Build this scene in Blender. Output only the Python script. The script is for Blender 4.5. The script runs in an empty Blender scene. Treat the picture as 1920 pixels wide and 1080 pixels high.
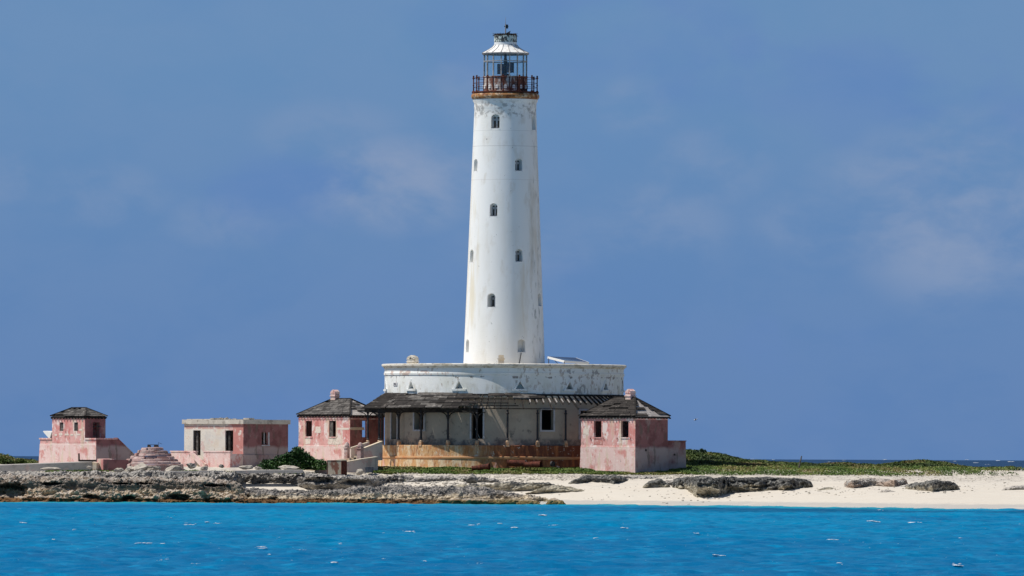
import bpy, bmesh, math, random
import numpy as np
from mathutils import Vector, Matrix

random.seed(7)
rng = np.random.default_rng(7)
SC = bpy.context.scene
COL = SC.collection
F = 16800.0          # focal length in photograph pixels (1920 wide)
H = 3.5              # camera height above the sea
RS = 0.0043          # roll (tan)
HY = 858.0

# ------------------------------------------------------------------ camera
cd = bpy.data.cameras.new('camera'); cam = bpy.data.objects.new('camera', cd); COL.objects.link(cam)
cam.location = (0, 0, H)
cam.rotation_euler = (math.radians(90), -math.atan(RS), 0)
cd.sensor_width = 36; cd.lens = F / 1920 * 36
cd.shift_y = (HY - 540) / 1920
cd.clip_start = 1; cd.clip_end = 90000
SC.camera = cam
SC.render.resolution_x = 1024; SC.render.resolution_y = 576

# ------------------------------------------------------------------ light
SUN_EL = 59.0; SUN_AZ = 80.0
el, az = math.radians(SUN_EL), math.radians(SUN_AZ)
sd = Vector((-math.sin(az) * math.cos(el), -math.cos(az) * math.cos(el), math.sin(el)))
sl = bpy.data.lights.new('sun', 'SUN'); so = bpy.data.objects.new('sun', sl); COL.objects.link(so)
sl.energy = 4.9; sl.angle = math.radians(0.53); sl.color = (1.0, 0.95, 0.87)
so.rotation_euler = sd.to_track_quat('Z', 'Y').to_euler()
so.location = (0, 600, 200)
SC.view_settings.view_transform = 'Standard'; SC.view_settings.look = 'None'
SC.view_settings.gamma = 1; SC.view_settings.use_curve_mapping = False
SC.view_settings.exposure = 0.0

# ------------------------------------------------------------------ node helper
class NT:
    def __init__(s, tree): s.t = tree; s.n = tree.nodes; s.l = tree.links
    def new(s, typ, **kw):
        n = s.n.new(typ)
        for k, v in kw.items(): setattr(n, k, v)
        return n
    def link(s, a, b): s.l.new(a, b)
    def val(s, sock, v):
        if hasattr(v, 'default_value') or isinstance(v, bpy.types.NodeSocket): s.l.new(v, sock)
        else: sock.default_value = v
    def math(s, op, a, b=0.0, c=None, clamp=False):
        n = s.new('ShaderNodeMath', operation=op, use_clamp=clamp)
        s.val(n.inputs[0], a); s.val(n.inputs[1], b)
        if c is not None: s.val(n.inputs[2], c)
        return n.outputs[0]
    def vmul(s, v, sc):
        n = s.new('ShaderNodeVectorMath', operation='MULTIPLY'); s.link(v, n.inputs[0]); n.inputs[1].default_value = sc
        return n.outputs[0]
    def vadd(s, v, o):
        n = s.new('ShaderNodeVectorMath', operation='ADD'); s.link(v, n.inputs[0]); s.val(n.inputs[1], o)
        return n.outputs[0]
    def noise(s, v, scale=(1, 1, 1), detail=5, rough=0.55, dist=0.0, off=(0, 0, 0), col=False):
        vv = s.vadd(s.vmul(v, scale), off)
        n = s.new('ShaderNodeTexNoise'); n.inputs['Scale'].default_value = 1; n.inputs['Detail'].default_value = detail
        n.inputs['Roughness'].default_value = rough; n.inputs['Distortion'].default_value = dist
        s.link(vv, n.inputs['Vector']); return n.outputs['Color' if col else 'Fac']
    def ramp(s, f, lo, hi, a=0.0, b=1.0, smooth=True):
        n = s.new('ShaderNodeMapRange', interpolation_type='SMOOTHSTEP' if smooth else 'LINEAR')
        s.val(n.inputs[0], f); n.inputs[1].default_value = lo; n.inputs[2].default_value = hi
        n.inputs[3].default_value = a; n.inputs[4].default_value = b
        return n.outputs[0]
    def mix(s, f, a, b):
        n = s.new('ShaderNodeMix', data_type='RGBA')
        s.val(n.inputs[0], f)
        for sock, v in ((n.inputs[6], a), (n.inputs[7], b)):
            if isinstance(v, tuple): sock.default_value = (*v[:3], 1)
            else: s.link(v, sock)
        return n.outputs[2]
    def sep(s, v):
        n = s.new('ShaderNodeSeparateXYZ'); s.link(v, n.inputs[0]); return n.outputs

# ------------------------------------------------------------------ world
world = bpy.data.worlds.new('World'); SC.world = world; world.use_nodes = True
w = NT(world.node_tree); w.n.clear()
out = w.new('ShaderNodeOutputWorld'); bg = w.new('ShaderNodeBackground'); w.link(bg.outputs[0], out.inputs[0])
bg.inputs['Strength'].default_value = 0.075
sky = w.new('ShaderNodeTexSky', sky_type='NISHITA', sun_disc=False)
sky.sun_elevation = el; sky.sun_rotation = math.radians(180 + SUN_AZ); sky.altitude = 0
sky.air_density = 1.0; sky.dust_density = 0.6; sky.ozone_density = 2.0
tc = w.new('ShaderNodeTexCoord'); D = tc.outputs['Generated']; dx, dy, dz = w.sep(D)
K = 13.33
def kc(r, g, b): return (r * K, g * K, b * K)
warp = w.vmul(w.noise(D, (45, 45, 60), 3, col=True), (0.012, 0.012, 0.006))
Dw = w.vadd(D, warp)
base = w.mix(w.ramp(dz, -0.002, 0.052), kc(0.110, 0.219, 0.454), kc(0.136, 0.268, 0.482))
# thin haze-cloud wisps (warm grey) and bluer gaps between them
n1 = w.noise(Dw, (62, 62, 95), 5, 0.5, off=(3.1, 0, 1.7))
n2 = w.noise(Dw, (22, 22, 48), 3, 0.5, off=(0.4, 2, 5.2))
dark = w.math('MULTIPLY', w.ramp(n2, 0.46, 0.66), w.ramp(n1, 0.40, 0.62))
c1 = w.mix(w.math('MULTIPLY', dark, 0.5), base, kc(0.112, 0.222, 0.500))
def blob(px, py, sx, sy):
    sx *= 1.2; sy *= 1.2
    ax = w.math('DIVIDE', w.math('SUBTRACT', dx, (px - 960) / F), sx / F)
    az_ = w.math('DIVIDE', w.math('SUBTRACT', dz, (HY - py) / F), sy / F)
    q = w.math('ADD', w.math('MULTIPLY', ax, ax), w.math('MULTIPLY', az_, az_))
    return w.ramp(q, 0.0, 1.6, 1.0, 0.0)
bl = None
for b in [(735, 345, 150, 75, 1), (1790, 390, 170, 150, 1.0), (1680, 340, 140, 60, .6), (1230, 420, 110, 70, .45), (1330, 310, 90, 60, .45), (180, 370, 110, 50, .45), (20, 340, 50, 40, .5), (430, 420, 100, 40, .35), (1190, 205, 60, 50, .4), (1560, 420, 120, 60, .5), (1000, 450, 120, 60, .3), (620, 250, 120, 50, .35), (860, 170, 50, 70, .35)]:
    v = w.math('MULTIPLY', blob(*b[:4]), b[4])
    bl = v if bl is None else w.math('MAXIMUM', bl, v)
n3 = w.noise(Dw, (75, 75, 130), 6, 0.55, off=(8, 1, 3))
cl = w.math('MULTIPLY', w.ramp(n3, 0.30, 0.64), w.math('ADD', w.math('MULTIPLY', bl, 0.95), 0.13))
c2 = w.mix(cl, c1, kc(0.225, 0.315, 0.495))
# higher up the low blue cloud bank gives way to the clear sky
fin = w.mix(w.ramp(dz, 0.07, 0.42), c2, sky.outputs[0])
w.link(fin, bg.inputs['Color'])

# ------------------------------------------------------------------ pixel -> place
def W(px, py, Y):
    u = px - 960; v = HY - py
    return Vector(((u - RS * v) * Y / F, Y, H + (v + RS * u) * Y / F))
def WX(px, Y, py=HY): return (px - 960 - RS * (HY - py)) * Y / F
def WZ(py, Y, px=960): return H + (HY - py + RS * (px - 960)) * Y / F

# ------------------------------------------------------------------ numpy noise
_p = np.arange(512); _pp = rng.permutation(512); PERM = np.concatenate([_pp, _pp, _pp])
G3 = rng.normal(size=(512, 3)); G3 /= np.linalg.norm(G3, axis=1)[:, None]
def perlin(x, y, z):
    x, y, z = np.broadcast_arrays(np.asarray(x, float), np.asarray(y, float), np.asarray(z, float))
    xi, yi, zi = np.floor(x).astype(int), np.floor(y).astype(int), np.floor(z).astype(int)
    xf, yf, zf = x - xi, y - yi, z - zi
    fx, fy, fz = [t * t * t * (t * (t * 6 - 15) + 10) for t in (xf, yf, zf)]
    r = 0
    for i in (0, 1):
        for j in (0, 1):
            for k in (0, 1):
                h = PERM[(PERM[(PERM[(xi + i) & 511] + yi + j) & 511] + zi + k) & 511]
                g = G3[h]
                d = g[..., 0] * (xf - i) + g[..., 1] * (yf - j) + g[..., 2] * (zf - k)
                r = r + d * (fx if i else 1 - fx) * (fy if j else 1 - fy) * (fz if k else 1 - fz)
    return r * 1.5
def fbm(x, y, z, o=4, g=0.5, ridge=False):
    r = 0; a = 1.0; f = 1.0
    for i in range(o):
        n = perlin(x * f + 17.3 * i, y * f + 5.1 * i, z * f + 9.7 * i)
        if ridge: n = 1 - 2.2 * np.abs(n)
        r = r + a * n; a *= g; f *= 2.03
    return r

# ------------------------------------------------------------------ materials
def material(name, base, layers=(), rough=0.88, bump=None, spec=0.25, vary=0.0, metallic=0.0, bump2=None):
    m = bpy.data.materials.new(name); m.use_nodes = True; t = NT(m.node_tree)
    bs = m.node_tree.nodes['Principled BSDF']
    tcn = t.new('ShaderNodeTexCoord'); P = tcn.outputs['Object']; X, Y, Z = t.sep(P)
    if vary:
        o0 = t.new('ShaderNodeObjectInfo'); cb = t.new('ShaderNodeCombineXYZ')
        for i_, k_ in enumerate((37.0, 91.0, 23.0)): t.val(cb.inputs[i_], t.math('MULTIPLY', o0.outputs['Random'], k_))
        P = t.vadd(P, cb.outputs[0])
    c = base
    for i, L in enumerate(layers):
        sc = L.get('s', (1, 1, 1))
        if not isinstance(sc, tuple): sc = (sc,) * 3
        f = t.noise(P, sc, L.get('d', 6), L.get('r', 0.6), L.get('w', 0.0), off=(i * 7.31 + 1.2, i * 3.7, i * 5.9))
        f = t.ramp(f, L['lo'], L['hi'])
        if 'z' in L:
            z0, z1, z2, z3 = L['z']
            wob = t.math('ADD', Z, t.math('MULTIPLY', t.math('SUBTRACT', t.noise(P, (1.3, 1.3, 0.3), 5), 0.5), L.get('zw', 0.0)))
            f = t.math('MULTIPLY', f, t.math('MULTIPLY', t.ramp(wob, z0, z1), t.ramp(wob, z2, z3, 1, 0)))
        if 'x' in L:
            z0, z1, z2, z3 = L['x']; f = t.math('MULTIPLY', f, t.math('MULTIPLY', t.ramp(X, z0, z1), t.ramp(X, z2, z3, 1, 0)))
        if 'y' in L:
            z0, z1, z2, z3 = L['y']; f = t.math('MULTIPLY', f, t.math('MULTIPLY', t.ramp(Y, z0, z1), t.ramp(Y, z2, z3, 1, 0)))
        f = t.math('MULTIPLY', f, L.get('a', 1.0))
        c = t.mix(f, c, L['c'])
    if vary:
        oi = t.new('ShaderNodeObjectInfo')
        hsv = t.new('ShaderNodeHueSaturation')
        if isinstance(c, tuple): hsv.inputs['Color'].default_value = (*c[:3], 1)
        else: t.link(c, hsv.inputs['Color'])
        t.val(hsv.inputs['Value'], t.ramp(oi.outputs['Random'], 0, 1, 1 - vary, 1 + vary, smooth=False))
        c = hsv.outputs['Color']
    if isinstance(c, tuple): bs.inputs['Base Color'].default_value = (*c[:3], 1)
    else: t.link(c, bs.inputs['Base Color'])
    bs.inputs['Roughness'].default_value = rough; bs.inputs['Specular IOR Level'].default_value = spec
    bs.inputs['Metallic'].default_value = metallic
    nrm = None
    for bb in (bump, bump2):
        if bb:
            sc, st, ds = bb
            b = t.new('ShaderNodeBump'); b.inputs['Strength'].default_value = st; b.inputs['Distance'].default_value = ds
            t.link(t.noise(P, sc if isinstance(sc, tuple) else (sc,) * 3, 5, 0.6), b.inputs['Height'])
            if nrm: t.link(nrm, b.inputs['Normal'])
            nrm = b.outputs[0]
    if nrm: t.link(nrm, bs.inputs['Normal'])
    return m

M = {}
M['tower'] = material('whitewash_tower', (0.80, 0.80, 0.78), [
    dict(c=(0.70, 0.68, 0.62), s=(.5, .5, .12), lo=.45, hi=.7, a=.6),
    dict(c=(0.62, 0.52, 0.38), s=(1.3, 1.3, .16), lo=.48, hi=.68, a=.55, z=(9, 12, 21, 24.5), x=(1.0, 1.6, 2.3, 3.0)),
    dict(c=(0.66, 0.56, 0.36), s=(1.6, 1.6, .14), lo=.44, hi=.66, a=.55, z=(9, 12, 22, 26), x=(-4, -3.5, -2.3, -1.8)),
    dict(c=(0.50, 0.42, 0.32), s=(1.2, 1.2, .5), lo=.54, hi=.70, a=.30),
    dict(c=(0.14, 0.14, 0.14), s=(3.0, 3.0, .9), lo=.58, hi=.68, a=.6, x=(1.6, 2.5, 9, 10), d=8),
    dict(c=(0.42, 0.41, 0.38), s=(1.1, 1.1, .35), lo=.50, hi=.66, a=.4, x=(1.2, 2.4, 9, 10)),
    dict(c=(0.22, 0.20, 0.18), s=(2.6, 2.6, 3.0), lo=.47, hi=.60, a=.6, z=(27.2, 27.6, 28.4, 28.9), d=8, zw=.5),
    dict(c=(0.12, 0.11, 0.10), s=(5, 5, 5), lo=.70, hi=.74, a=.7, d=3),
    dict(c=(0.45, 0.44, 0.42), s=(1, 1, 1), lo=.1, hi=.2, a=.6, z=(25.13, 25.15, 25.17, 25.19)),
    dict(c=(0.45, 0.44, 0.42), s=(1, 1, 1), lo=.1, hi=.2, a=.35, z=(26.33, 26.35, 26.37, 26.39)),
    dict(c=(0.50, 0.46, 0.42), s=(1, 1, 1), lo=.1, hi=.2, a=.3, z=(22.5, 22.52, 22.55, 22.57)),
], rough=.8, bump=((2.2, 2.2, 9), .32, .04), bump2=((9, 9, 26), .2, .02))
M['drum'] = material('whitewash_drum', (0.76, 0.77, 0.75), [
    dict(c=(0.62, 0.62, 0.54), s=(.7, .7, .5), lo=.45, hi=.7, a=.6),
    dict(c=(0.36, 0.28, 0.22), s=(2.2, 2.2, 1.5), lo=.56, hi=.61, a=.65, d=9, r=.65, x=(-.5, 4, 20, 21)),
    dict(c=(0.26, 0.25, 0.24), s=(1.2, 1.2, .9), lo=.60, hi=.63, a=.75, d=9, x=(-1, 2, 20, 21)),
    dict(c=(0.34, 0.26, 0.20), s=(3.2, 3.2, 1.3), lo=.615, hi=.65, a=.6, d=9),
    dict(c=(0.38, 0.34, 0.24), s=(1.6, 1.6, .4), lo=.48, hi=.66, a=.5, z=(4, 4.5, 6.2, 6.8)),
    dict(c=(0.40, 0.22, 0.15), s=(1.6, 1.6, 1.6), lo=.50, hi=.58, a=.6, z=(7.15, 7.25, 7.55, 7.65), x=(-11, -10, -5, -3), d=8),
    dict(c=(0.14, 0.12, 0.10), s=(1.8, 1.8, 2.5), lo=.56, hi=.60, a=.8, z=(6.95, 7.02, 7.12, 7.2), d=6),
], rough=.85, bump=((5, 5, 5), .5, .03))
M['cornice'] = material('cornice_plaster', (0.70, 0.66, 0.58), [
    dict(c=(0.42, 0.36, 0.26), s=(1.5, 1.5, 3), lo=.48, hi=.62, a=.8, d=8),
    dict(c=(0.15, 0.13, 0.11), s=(2.5, 2.5, 5), lo=.58, hi=.66, a=.7, d=8)], bump=((6, 6, 6), .4, .03))
pk = (0.60, 0.285, 0.265)
def pink(name, zp, lit=True, seed=0.0):
    return material(name, pk, [
        dict(c=(0.50, 0.165, 0.15), s=(.9 + seed, .9, .9), lo=.47, hi=.64, a=.8, d=8),
        dict(c=(0.66, 0.42, 0.39), s=(1.6, 1.6 + seed, 1.1), lo=.44, hi=.60, a=.6, d=8),
        dict(c=(0.72, 0.62, 0.59), s=(1.1 + seed, 1.1, 1.0), lo=.535, hi=.56, a=.9, d=11, r=.68),
        dict(c=(0.68, 0.52, 0.49), s=(.8, .8 + seed, .7), lo=.32, hi=.50, a=.85, d=11, r=.72, z=(-1, -.5, zp - .05, zp + .05), zw=.35),
        dict(c=(0.52, 0.21, 0.19), s=(1.1, 1.1, .8), lo=.52, hi=.60, a=.85, d=12, r=.7, z=(-1, -.5, zp - .3, zp)),
        dict(c=(0.70, 0.60, 0.57), s=(3.5, 3.5, 2.6), lo=.57, hi=.60, a=.75, d=10, r=.7),
        dict(c=(0.56, 0.48, 0.36), s=(2.4, 2.4, .28), lo=.54, hi=.62, a=.6, d=8),
        dict(c=(0.24, 0.12, 0.10), s=(3.4, 3.4, .35), lo=.60, hi=.68, a=.5, d=8),
        dict(c=(0.16, 0.14, 0.12), s=(3.5, 3.5, 1.8), lo=.63, hi=.68, a=.55, d=9),
        dict(c=(0.62, 0.55, 0.50), s=(1.5, 1.5, 1.5), lo=.35, hi=.6, a=.5, z=(zp - .12, zp - .04, zp + .04, zp + .12), zw=.2),
    ], rough=.9, bump=((7, 7, 7), .5, .03))
M['pinkR'] = pink('pink_plaster_right', 1.64, seed=.13)
M['pinkL'] = pink('pink_plaster_left', 1.70, seed=.37)
M['pinkF'] = pink('pink_plaster_far', 1.8, seed=.55)
M['shade_pink'] = material('shaded_pink_plaster', (0.27, 0.125, 0.125), [  # darker pink for walls turned from the sun; shade put into the colour
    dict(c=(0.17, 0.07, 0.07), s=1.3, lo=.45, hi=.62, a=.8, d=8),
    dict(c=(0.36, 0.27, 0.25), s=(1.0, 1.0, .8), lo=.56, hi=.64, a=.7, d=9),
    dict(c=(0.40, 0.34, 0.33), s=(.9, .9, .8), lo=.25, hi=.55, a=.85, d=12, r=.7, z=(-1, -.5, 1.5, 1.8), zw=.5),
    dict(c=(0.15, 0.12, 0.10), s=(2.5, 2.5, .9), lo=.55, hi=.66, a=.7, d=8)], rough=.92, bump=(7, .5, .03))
M['grey_house'] = material('grey_plaster', (0.66, 0.62, 0.55), [
    dict(c=(0.62, 0.50, 0.38), s=.7, lo=.46, hi=.66, a=.7),
    dict(c=(0.56, 0.54, 0.51), s=1.1, lo=.45, hi=.7, a=.7, d=8),
    dict(c=(0.47, 0.17, 0.15), s=(.8, .8, .7), lo=.40, hi=.47, a=.9, d=9, x=(-1.9, -1.3, 1, 2)),
    dict(c=(0.48, 0.22, 0.19), s=(2, 2, 2), lo=.40, hi=.50, a=.7, d=9, z=(2.95, 3.05, 3.2, 3.3)),
    dict(c=(0.60, 0.42, 0.38), s=(1.5, 1.5, 1.5), lo=.56, hi=.62, a=.7, d=9),
    dict(c=(0.12, 0.10, 0.09), s=(4, 4, 3), lo=.66, hi=.69, a=.6, d=8)], rough=.92, bump=(6, .5, .03))
M['coping'] = material('grey_coping', (0.50, 0.46, 0.40), [
    dict(c=(0.24, 0.21, 0.18), s=2.5, lo=.52, hi=.62, a=.7, d=9),
    dict(c=(0.62, 0.58, 0.50), s=1.2, lo=.5, hi=.62, a=.6)], bump=(8, .6, .03))
M['rustwall'] = material('rust_stained_wall', (0.52, 0.31, 0.145), [
    dict(c=(0.62, 0.53, 0.37), s=(2.0, 2.0, .8), lo=.46, hi=.58, a=.85, d=10, r=.7, x=(-20, -19, -3, 2)),
    dict(c=(0.42, 0.17, 0.06), s=(1.3, 1.3, .7), lo=.50, hi=.60, a=.7, d=10, r=.7),
    dict(c=(0.22, 0.08, 0.035), s=(5.0, 5.0, .8), lo=.54, hi=.62, a=.7, d=10, r=.72),
    dict(c=(0.34, 0.105, 0.035), s=(.5, .5, .3), lo=.18, hi=.42, a=.85, d=6, x=(-3.5, .5, 30, 31)),
    dict(c=(0.50, 0.33, 0.20), s=(3.0, 3.0, 1.0), lo=.60, hi=.66, a=.6, d=10, r=.7),
    dict(c=(0.10, 0.035, 0.024), s=(2.6, 2.6, .5), lo=.36, hi=.56, a=.85, d=10, r=.7, x=(-2.5, 2.0, 30, 31)),
    dict(c=(0.14, 0.05, 0.03), s=(6, 6, 1.0), lo=.57, hi=.64, a=.7, d=10, r=.7),
    dict(c=(0.60, 0.36, 0.32), s=(1.2, 1.2, .4), lo=.60, hi=.64, a=.7, d=9, z=(-1, -.5, .8, .95)),
    dict(c=(0.62, 0.58, 0.50), s=(2.6, 2.6, 2.4), lo=.60, hi=.63, a=.7, d=10, r=.72)], bump=((6, 6, 4), .6, .05))
M['rustledge'] = material('rust_ledge', (0.52, 0.30, 0.155), [
    dict(c=(0.45, 0.16, 0.06), s=(1.2, 1.2, 3), lo=.46, hi=.62, a=.7, d=7)], bump=(8, .4, .02))
M['pedestal'] = material('stained_pedestal', (0.50, 0.36, 0.24), [dict(c=(0.36, 0.17, 0.08), s=4, lo=.46, hi=.6, a=.8, d=8)], bump=(9, .4, .02))
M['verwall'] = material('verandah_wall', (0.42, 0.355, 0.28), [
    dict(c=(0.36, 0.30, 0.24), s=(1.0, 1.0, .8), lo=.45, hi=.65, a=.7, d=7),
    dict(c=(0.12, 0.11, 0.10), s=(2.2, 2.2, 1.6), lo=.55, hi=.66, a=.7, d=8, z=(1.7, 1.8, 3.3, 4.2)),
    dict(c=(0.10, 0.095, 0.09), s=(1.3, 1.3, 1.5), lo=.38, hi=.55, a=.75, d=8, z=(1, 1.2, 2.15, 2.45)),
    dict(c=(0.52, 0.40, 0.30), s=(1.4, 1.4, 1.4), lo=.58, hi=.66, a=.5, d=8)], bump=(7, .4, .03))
M['oldwood'] = material('weathered_grey_wood', (0.085, 0.078, 0.072), [
    dict(c=(0.20, 0.185, 0.17), s=(3, 3, 9), lo=.50, hi=.68, a=.75, d=8),
    dict(c=(0.030, 0.026, 0.024), s=(2.3, 2.3, 6), lo=.45, hi=.62, a=.8, d=7)], rough=.85, vary=.45, bump=(14, .5, .02))
M['darkwood'] = material('dark_rotten_wood', (0.036, 0.031, 0.028), [
    dict(c=(0.16, 0.145, 0.13), s=(3, 3, 6), lo=.58, hi=.66, a=.7, d=10),
    dict(c=(0.018, 0.015, 0.014), s=(2, 2, 3), lo=.45, hi=.6, a=.8, d=7)], rough=.9, vary=.5, bump=(14, .5, .02))
M['palewood'] = material('pale_sunlit_wood', (0.36, 0.33, 0.31), [
    dict(c=(0.16, 0.14, 0.13), s=(4, 4, 4), lo=.50, hi=.62, a=.7, d=8),
    dict(c=(0.50, 0.47, 0.44), s=(2, 2, 2), lo=.5, hi=.65, a=.7, d=8)], rough=.85, vary=.15, bump=(12, .5, .02))
M['blackiron'] = material('dark_painted_iron', (0.028, 0.028, 0.032), [
    dict(c=(0.10, 0.095, 0.10), s=4, lo=.5, hi=.7, a=.6, d=8),
    dict(c=(0.07, 0.03, 0.018), s=6, lo=.58, hi=.66, a=.7, d=8)], rough=.6)
M['rustiron'] = material('deep_rust_iron', (0.085, 0.022, 0.014), [
    dict(c=(0.20, 0.06, 0.03), s=6, lo=.5, hi=.65, a=.7, d=8),
    dict(c=(0.03, 0.012, 0.010), s=4, lo=.48, hi=.62, a=.7, d=8)], rough=.85)
M['gallery'] = material('rusty_gallery_ring', (0.34, 0.16, 0.06), [
    dict(c=(0.58, 0.46, 0.32), s=(2.2, 2.2, 2.2), lo=.50, hi=.60, a=.8, d=8),
    dict(c=(0.15, 0.042, 0.018), s=(1.7, 1.7, 2.5), lo=.48, hi=.60, a=.9, d=8),
    dict(c=(0.06, 0.02, 0.014), s=(4, 4, 4), lo=.56, hi=.64, a=.8, d=8)], rough=.85, bump=(10, .4, .02))
M['lanternwall'] = material('rust_streaked_white_iron', (0.50, 0.46, 0.42), [
    dict(c=(0.15, 0.05, 0.032), s=(2.6, 2.6, 1.0), lo=.43, hi=.53, a=.95, d=9),
    dict(c=(0.08, 0.025, 0.018), s=(2.6, 2.6, 1.6), lo=.46, hi=.58, a=.9, d=8, x=(0.1, .9, 5, 6)),
    dict(c=(0.22, 0.08, 0.04), s=(6, 6, 3), lo=.52, hi=.6, a=.7, d=8)], rough=.8)
M['whiteiron'] = material('white_painted_iron', (0.72, 0.72, 0.70), [
    dict(c=(0.36, 0.32, 0.29), s=(3, 3, 3), lo=.55, hi=.66, a=.6, d=8)], rough=.6, bump=(10, .2, .01))
M['greyiron'] = material('grey_glazing_bar', (0.30, 0.28, 0.27), [
    dict(c=(0.10, 0.06, 0.05), s=(5, 5, 3), lo=.52, hi=.66, a=.7, d=8),
    dict(c=(0.55, 0.54, 0.52), s=(3, 3, 2), lo=.52, hi=.6, a=.8, d=5)], rough=.6)
M['peeling'] = material('peeling_black_white_band', (0.50, 0.56, 0.52), [
    dict(c=(0.035, 0.035, 0.04), s=(4.2, 4.2, 3.0), lo=.47, hi=.52, a=.95, d=9, r=.68)], rough=.8)
M['sticks'] = material('nest_sticks', (0.045, 0.032, 0.028), rough=.95)
M['lampgear'] = material('dark_lamp_metal', (0.008, 0.012, 0.016), rough=.5, spec=.4)
M['trimgrey'] = material('pale_grey_painted_wood', (0.46, 0.46, 0.48), [
    dict(c=(0.25, 0.23, 0.21), s=(5, 5, 3), lo=.54, hi=.64, a=.6, d=8)], rough=.8)
M['dark'] = material('dark_opening_fill', (0.05, 0.045, 0.04), rough=.95)  # near-black for panes and solid hole plugs; inner shade put into the colour
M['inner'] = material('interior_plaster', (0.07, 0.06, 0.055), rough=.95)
M['stone'] = material('pale_limestone', (0.42, 0.38, 0.32), [
    dict(c=(0.22, 0.20, 0.18), s=3, lo=.50, hi=.64, a=.7, d=8),
    dict(c=(0.52, 0.48, 0.42), s=1.6, lo=.5, hi=.62, a=.7, d=8)], rough=.95, bump=(9, .7, .05))
M['tier'] = material('pink_stone_tier', (0.40, 0.28, 0.26), vary=.22, layers=[
    dict(c=(0.50, 0.42, 0.39), s=1.4, lo=.47, hi=.62, a=.8, d=9),
    dict(c=(0.26, 0.13, 0.115), s=(1.1, 1.1, 2.2), lo=.50, hi=.62, a=.75, d=9),
    dict(c=(0.13, 0.12, 0.115), s=(2.2, 2.2, 3), lo=.58, hi=.66, a=.6, d=9)], rough=.95, bump=(8, .7, .04))
M['cream'] = material('cream_weathered_plaster', (0.60, 0.50, 0.37), [
    dict(c=(0.62, 0.57, 0.50), s=1.3, lo=.48, hi=.60, a=.8, d=8),
    dict(c=(0.50, 0.26, 0.16), s=1.8, lo=.58, hi=.66, a=.7, d=9),
    dict(c=(0.30, 0.25, 0.2), s=4, lo=.6, hi=.66, a=.5, d=8)], rough=.92, bump=(8, .5, .03))
M['stairwall'] = material('faded_pink_cream_wall', (0.56, 0.47, 0.42), [dict(c=(0.50, 0.28, 0.25), s=1.3, lo=.53, hi=.62, a=.7, d=9), dict(c=(0.36, 0.32, 0.28), s=(3, 3, 1), lo=.52, hi=.62, a=.7, d=9)], rough=.95, bump=(8, .5, .03))
M['concrete'] = material('old_concrete', (0.36, 0.34, 0.32), [
    dict(c=(0.26, 0.25, 0.23), s=1.8, lo=.50, hi=.64, a=.7, d=9),
    dict(c=(0.50, 0.36, 0.32), s=1.0, lo=.56, hi=.64, a=.6, d=9)], rough=.95, bump=(9, .5, .03))
M['tank'] = material('rusty_grey_tank', (0.30, 0.27, 0.22), [
    dict(c=(0.19, 0.20, 0.15), s=(1.5, 1.5, 1.2), lo=.46, hi=.6, a=.8, d=8),
    dict(c=(0.12, 0.04, 0.025), s=(2.4, 2.4, 1.0), lo=.53, hi=.62, a=.9, d=9)], rough=.8)
M['tub'] = material('blue_grey_plastic', (0.07, 0.09, 0.12), [dict(c=(0.13, 0.15, 0.18), s=3, lo=.5, hi=.6, a=.7)], rough=.5)
M['panel'] = material('solar_cell_blue', (0.02, 0.035, 0.09), rough=.15, spec=.5)
M['alu'] = material('aluminium_frame', (0.72, 0.72, 0.70), rough=.45)
M['leafdark'] = None

def glassmat():
    m = bpy.data.materials.new('salt_hazed_glass'); m.use_nodes = True; t = NT(m.node_tree); t.n.clear()
    o = t.new('ShaderNodeOutputMaterial'); mx = t.new('ShaderNodeMixShader'); mx2 = t.new('ShaderNodeMixShader')
    tr = t.new('ShaderNodeBsdfTransparent'); tr.inputs[0].default_value = (.95, .985, .985, 1)
    gl = t.new('ShaderNodeBsdfGlossy'); gl.inputs['Roughness'].default_value = .12
    df = t.new('ShaderNodeBsdfDiffuse'); df.inputs[0].default_value = (.45, .55, .58, 1)
    mx.inputs[0].default_value = .035; t.link(tr.outputs[0], mx.inputs[1]); t.link(gl.outputs[0], mx.inputs[2])
    mx2.inputs[0].default_value = .018
    t.link(mx.outputs[0], mx2.inputs[1]); t.link(df.outputs[0], mx2.inputs[2]); t.link(mx2.outputs[0], o.inputs[0])
    return m
M['glass'] = glassmat()

def leafmat(name, cols, rough=.6):
    m = bpy.data.materials.new(name); m.use_nodes = True; t = NT(m.node_tree); bs = t.n['Principled BSDF']
    g = t.new('ShaderNodeNewGeometry'); P = g.outputs['Position']
    r = t.new('ShaderNodeValToRGB'); r.color_ramp.interpolation = 'LINEAR'
    while len(r.color_ramp.elements) < len(cols): r.color_ramp.elements.new(.5)
    for e, (p, c) in zip(r.color_ramp.elements, cols): e.position = p; e.color = (*c, 1)
    big = t.noise(P, (.35, .18, .6), 4)
    f = t.math('ADD', t.math('MULTIPLY', t.ramp(big, .34, .66), .68), t.math('MULTIPLY', g.outputs['Random Per Island'], .32))
    t.link(f, r.inputs[0]); t.link(r.outputs[0], bs.inputs['Base Color'])
    bs.inputs['Roughness'].default_value = rough; bs.inputs['Specular IOR Level'].default_value = .3
    return m
M['creeper'] = leafmat('creeping_green_leaves', [(0, (.05, .085, .014)), (.35, (.075, .135, .02)), (.6, (.12, .17, .03)), (.82, (.19, .19, .05)), (1, (.22, .14, .08))])
M['scrub'] = leafmat('dune_scrub_leaves', [(0, (.022, .040, .010)), (.3, (.045, .075, .014)), (.55, (.085, .125, .022)), (.75, (.14, .135, .035)), (.9, (.13, .075, .04)), (1, (.17, .16, .07))])
M['bush'] = leafmat('sea_grape_leaves', [(0, (.012, .040, .010)), (.5, (.028, .075, .016)), (.85, (.05, .11, .022)), (1, (.10, .16, .05))], .45)
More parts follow.
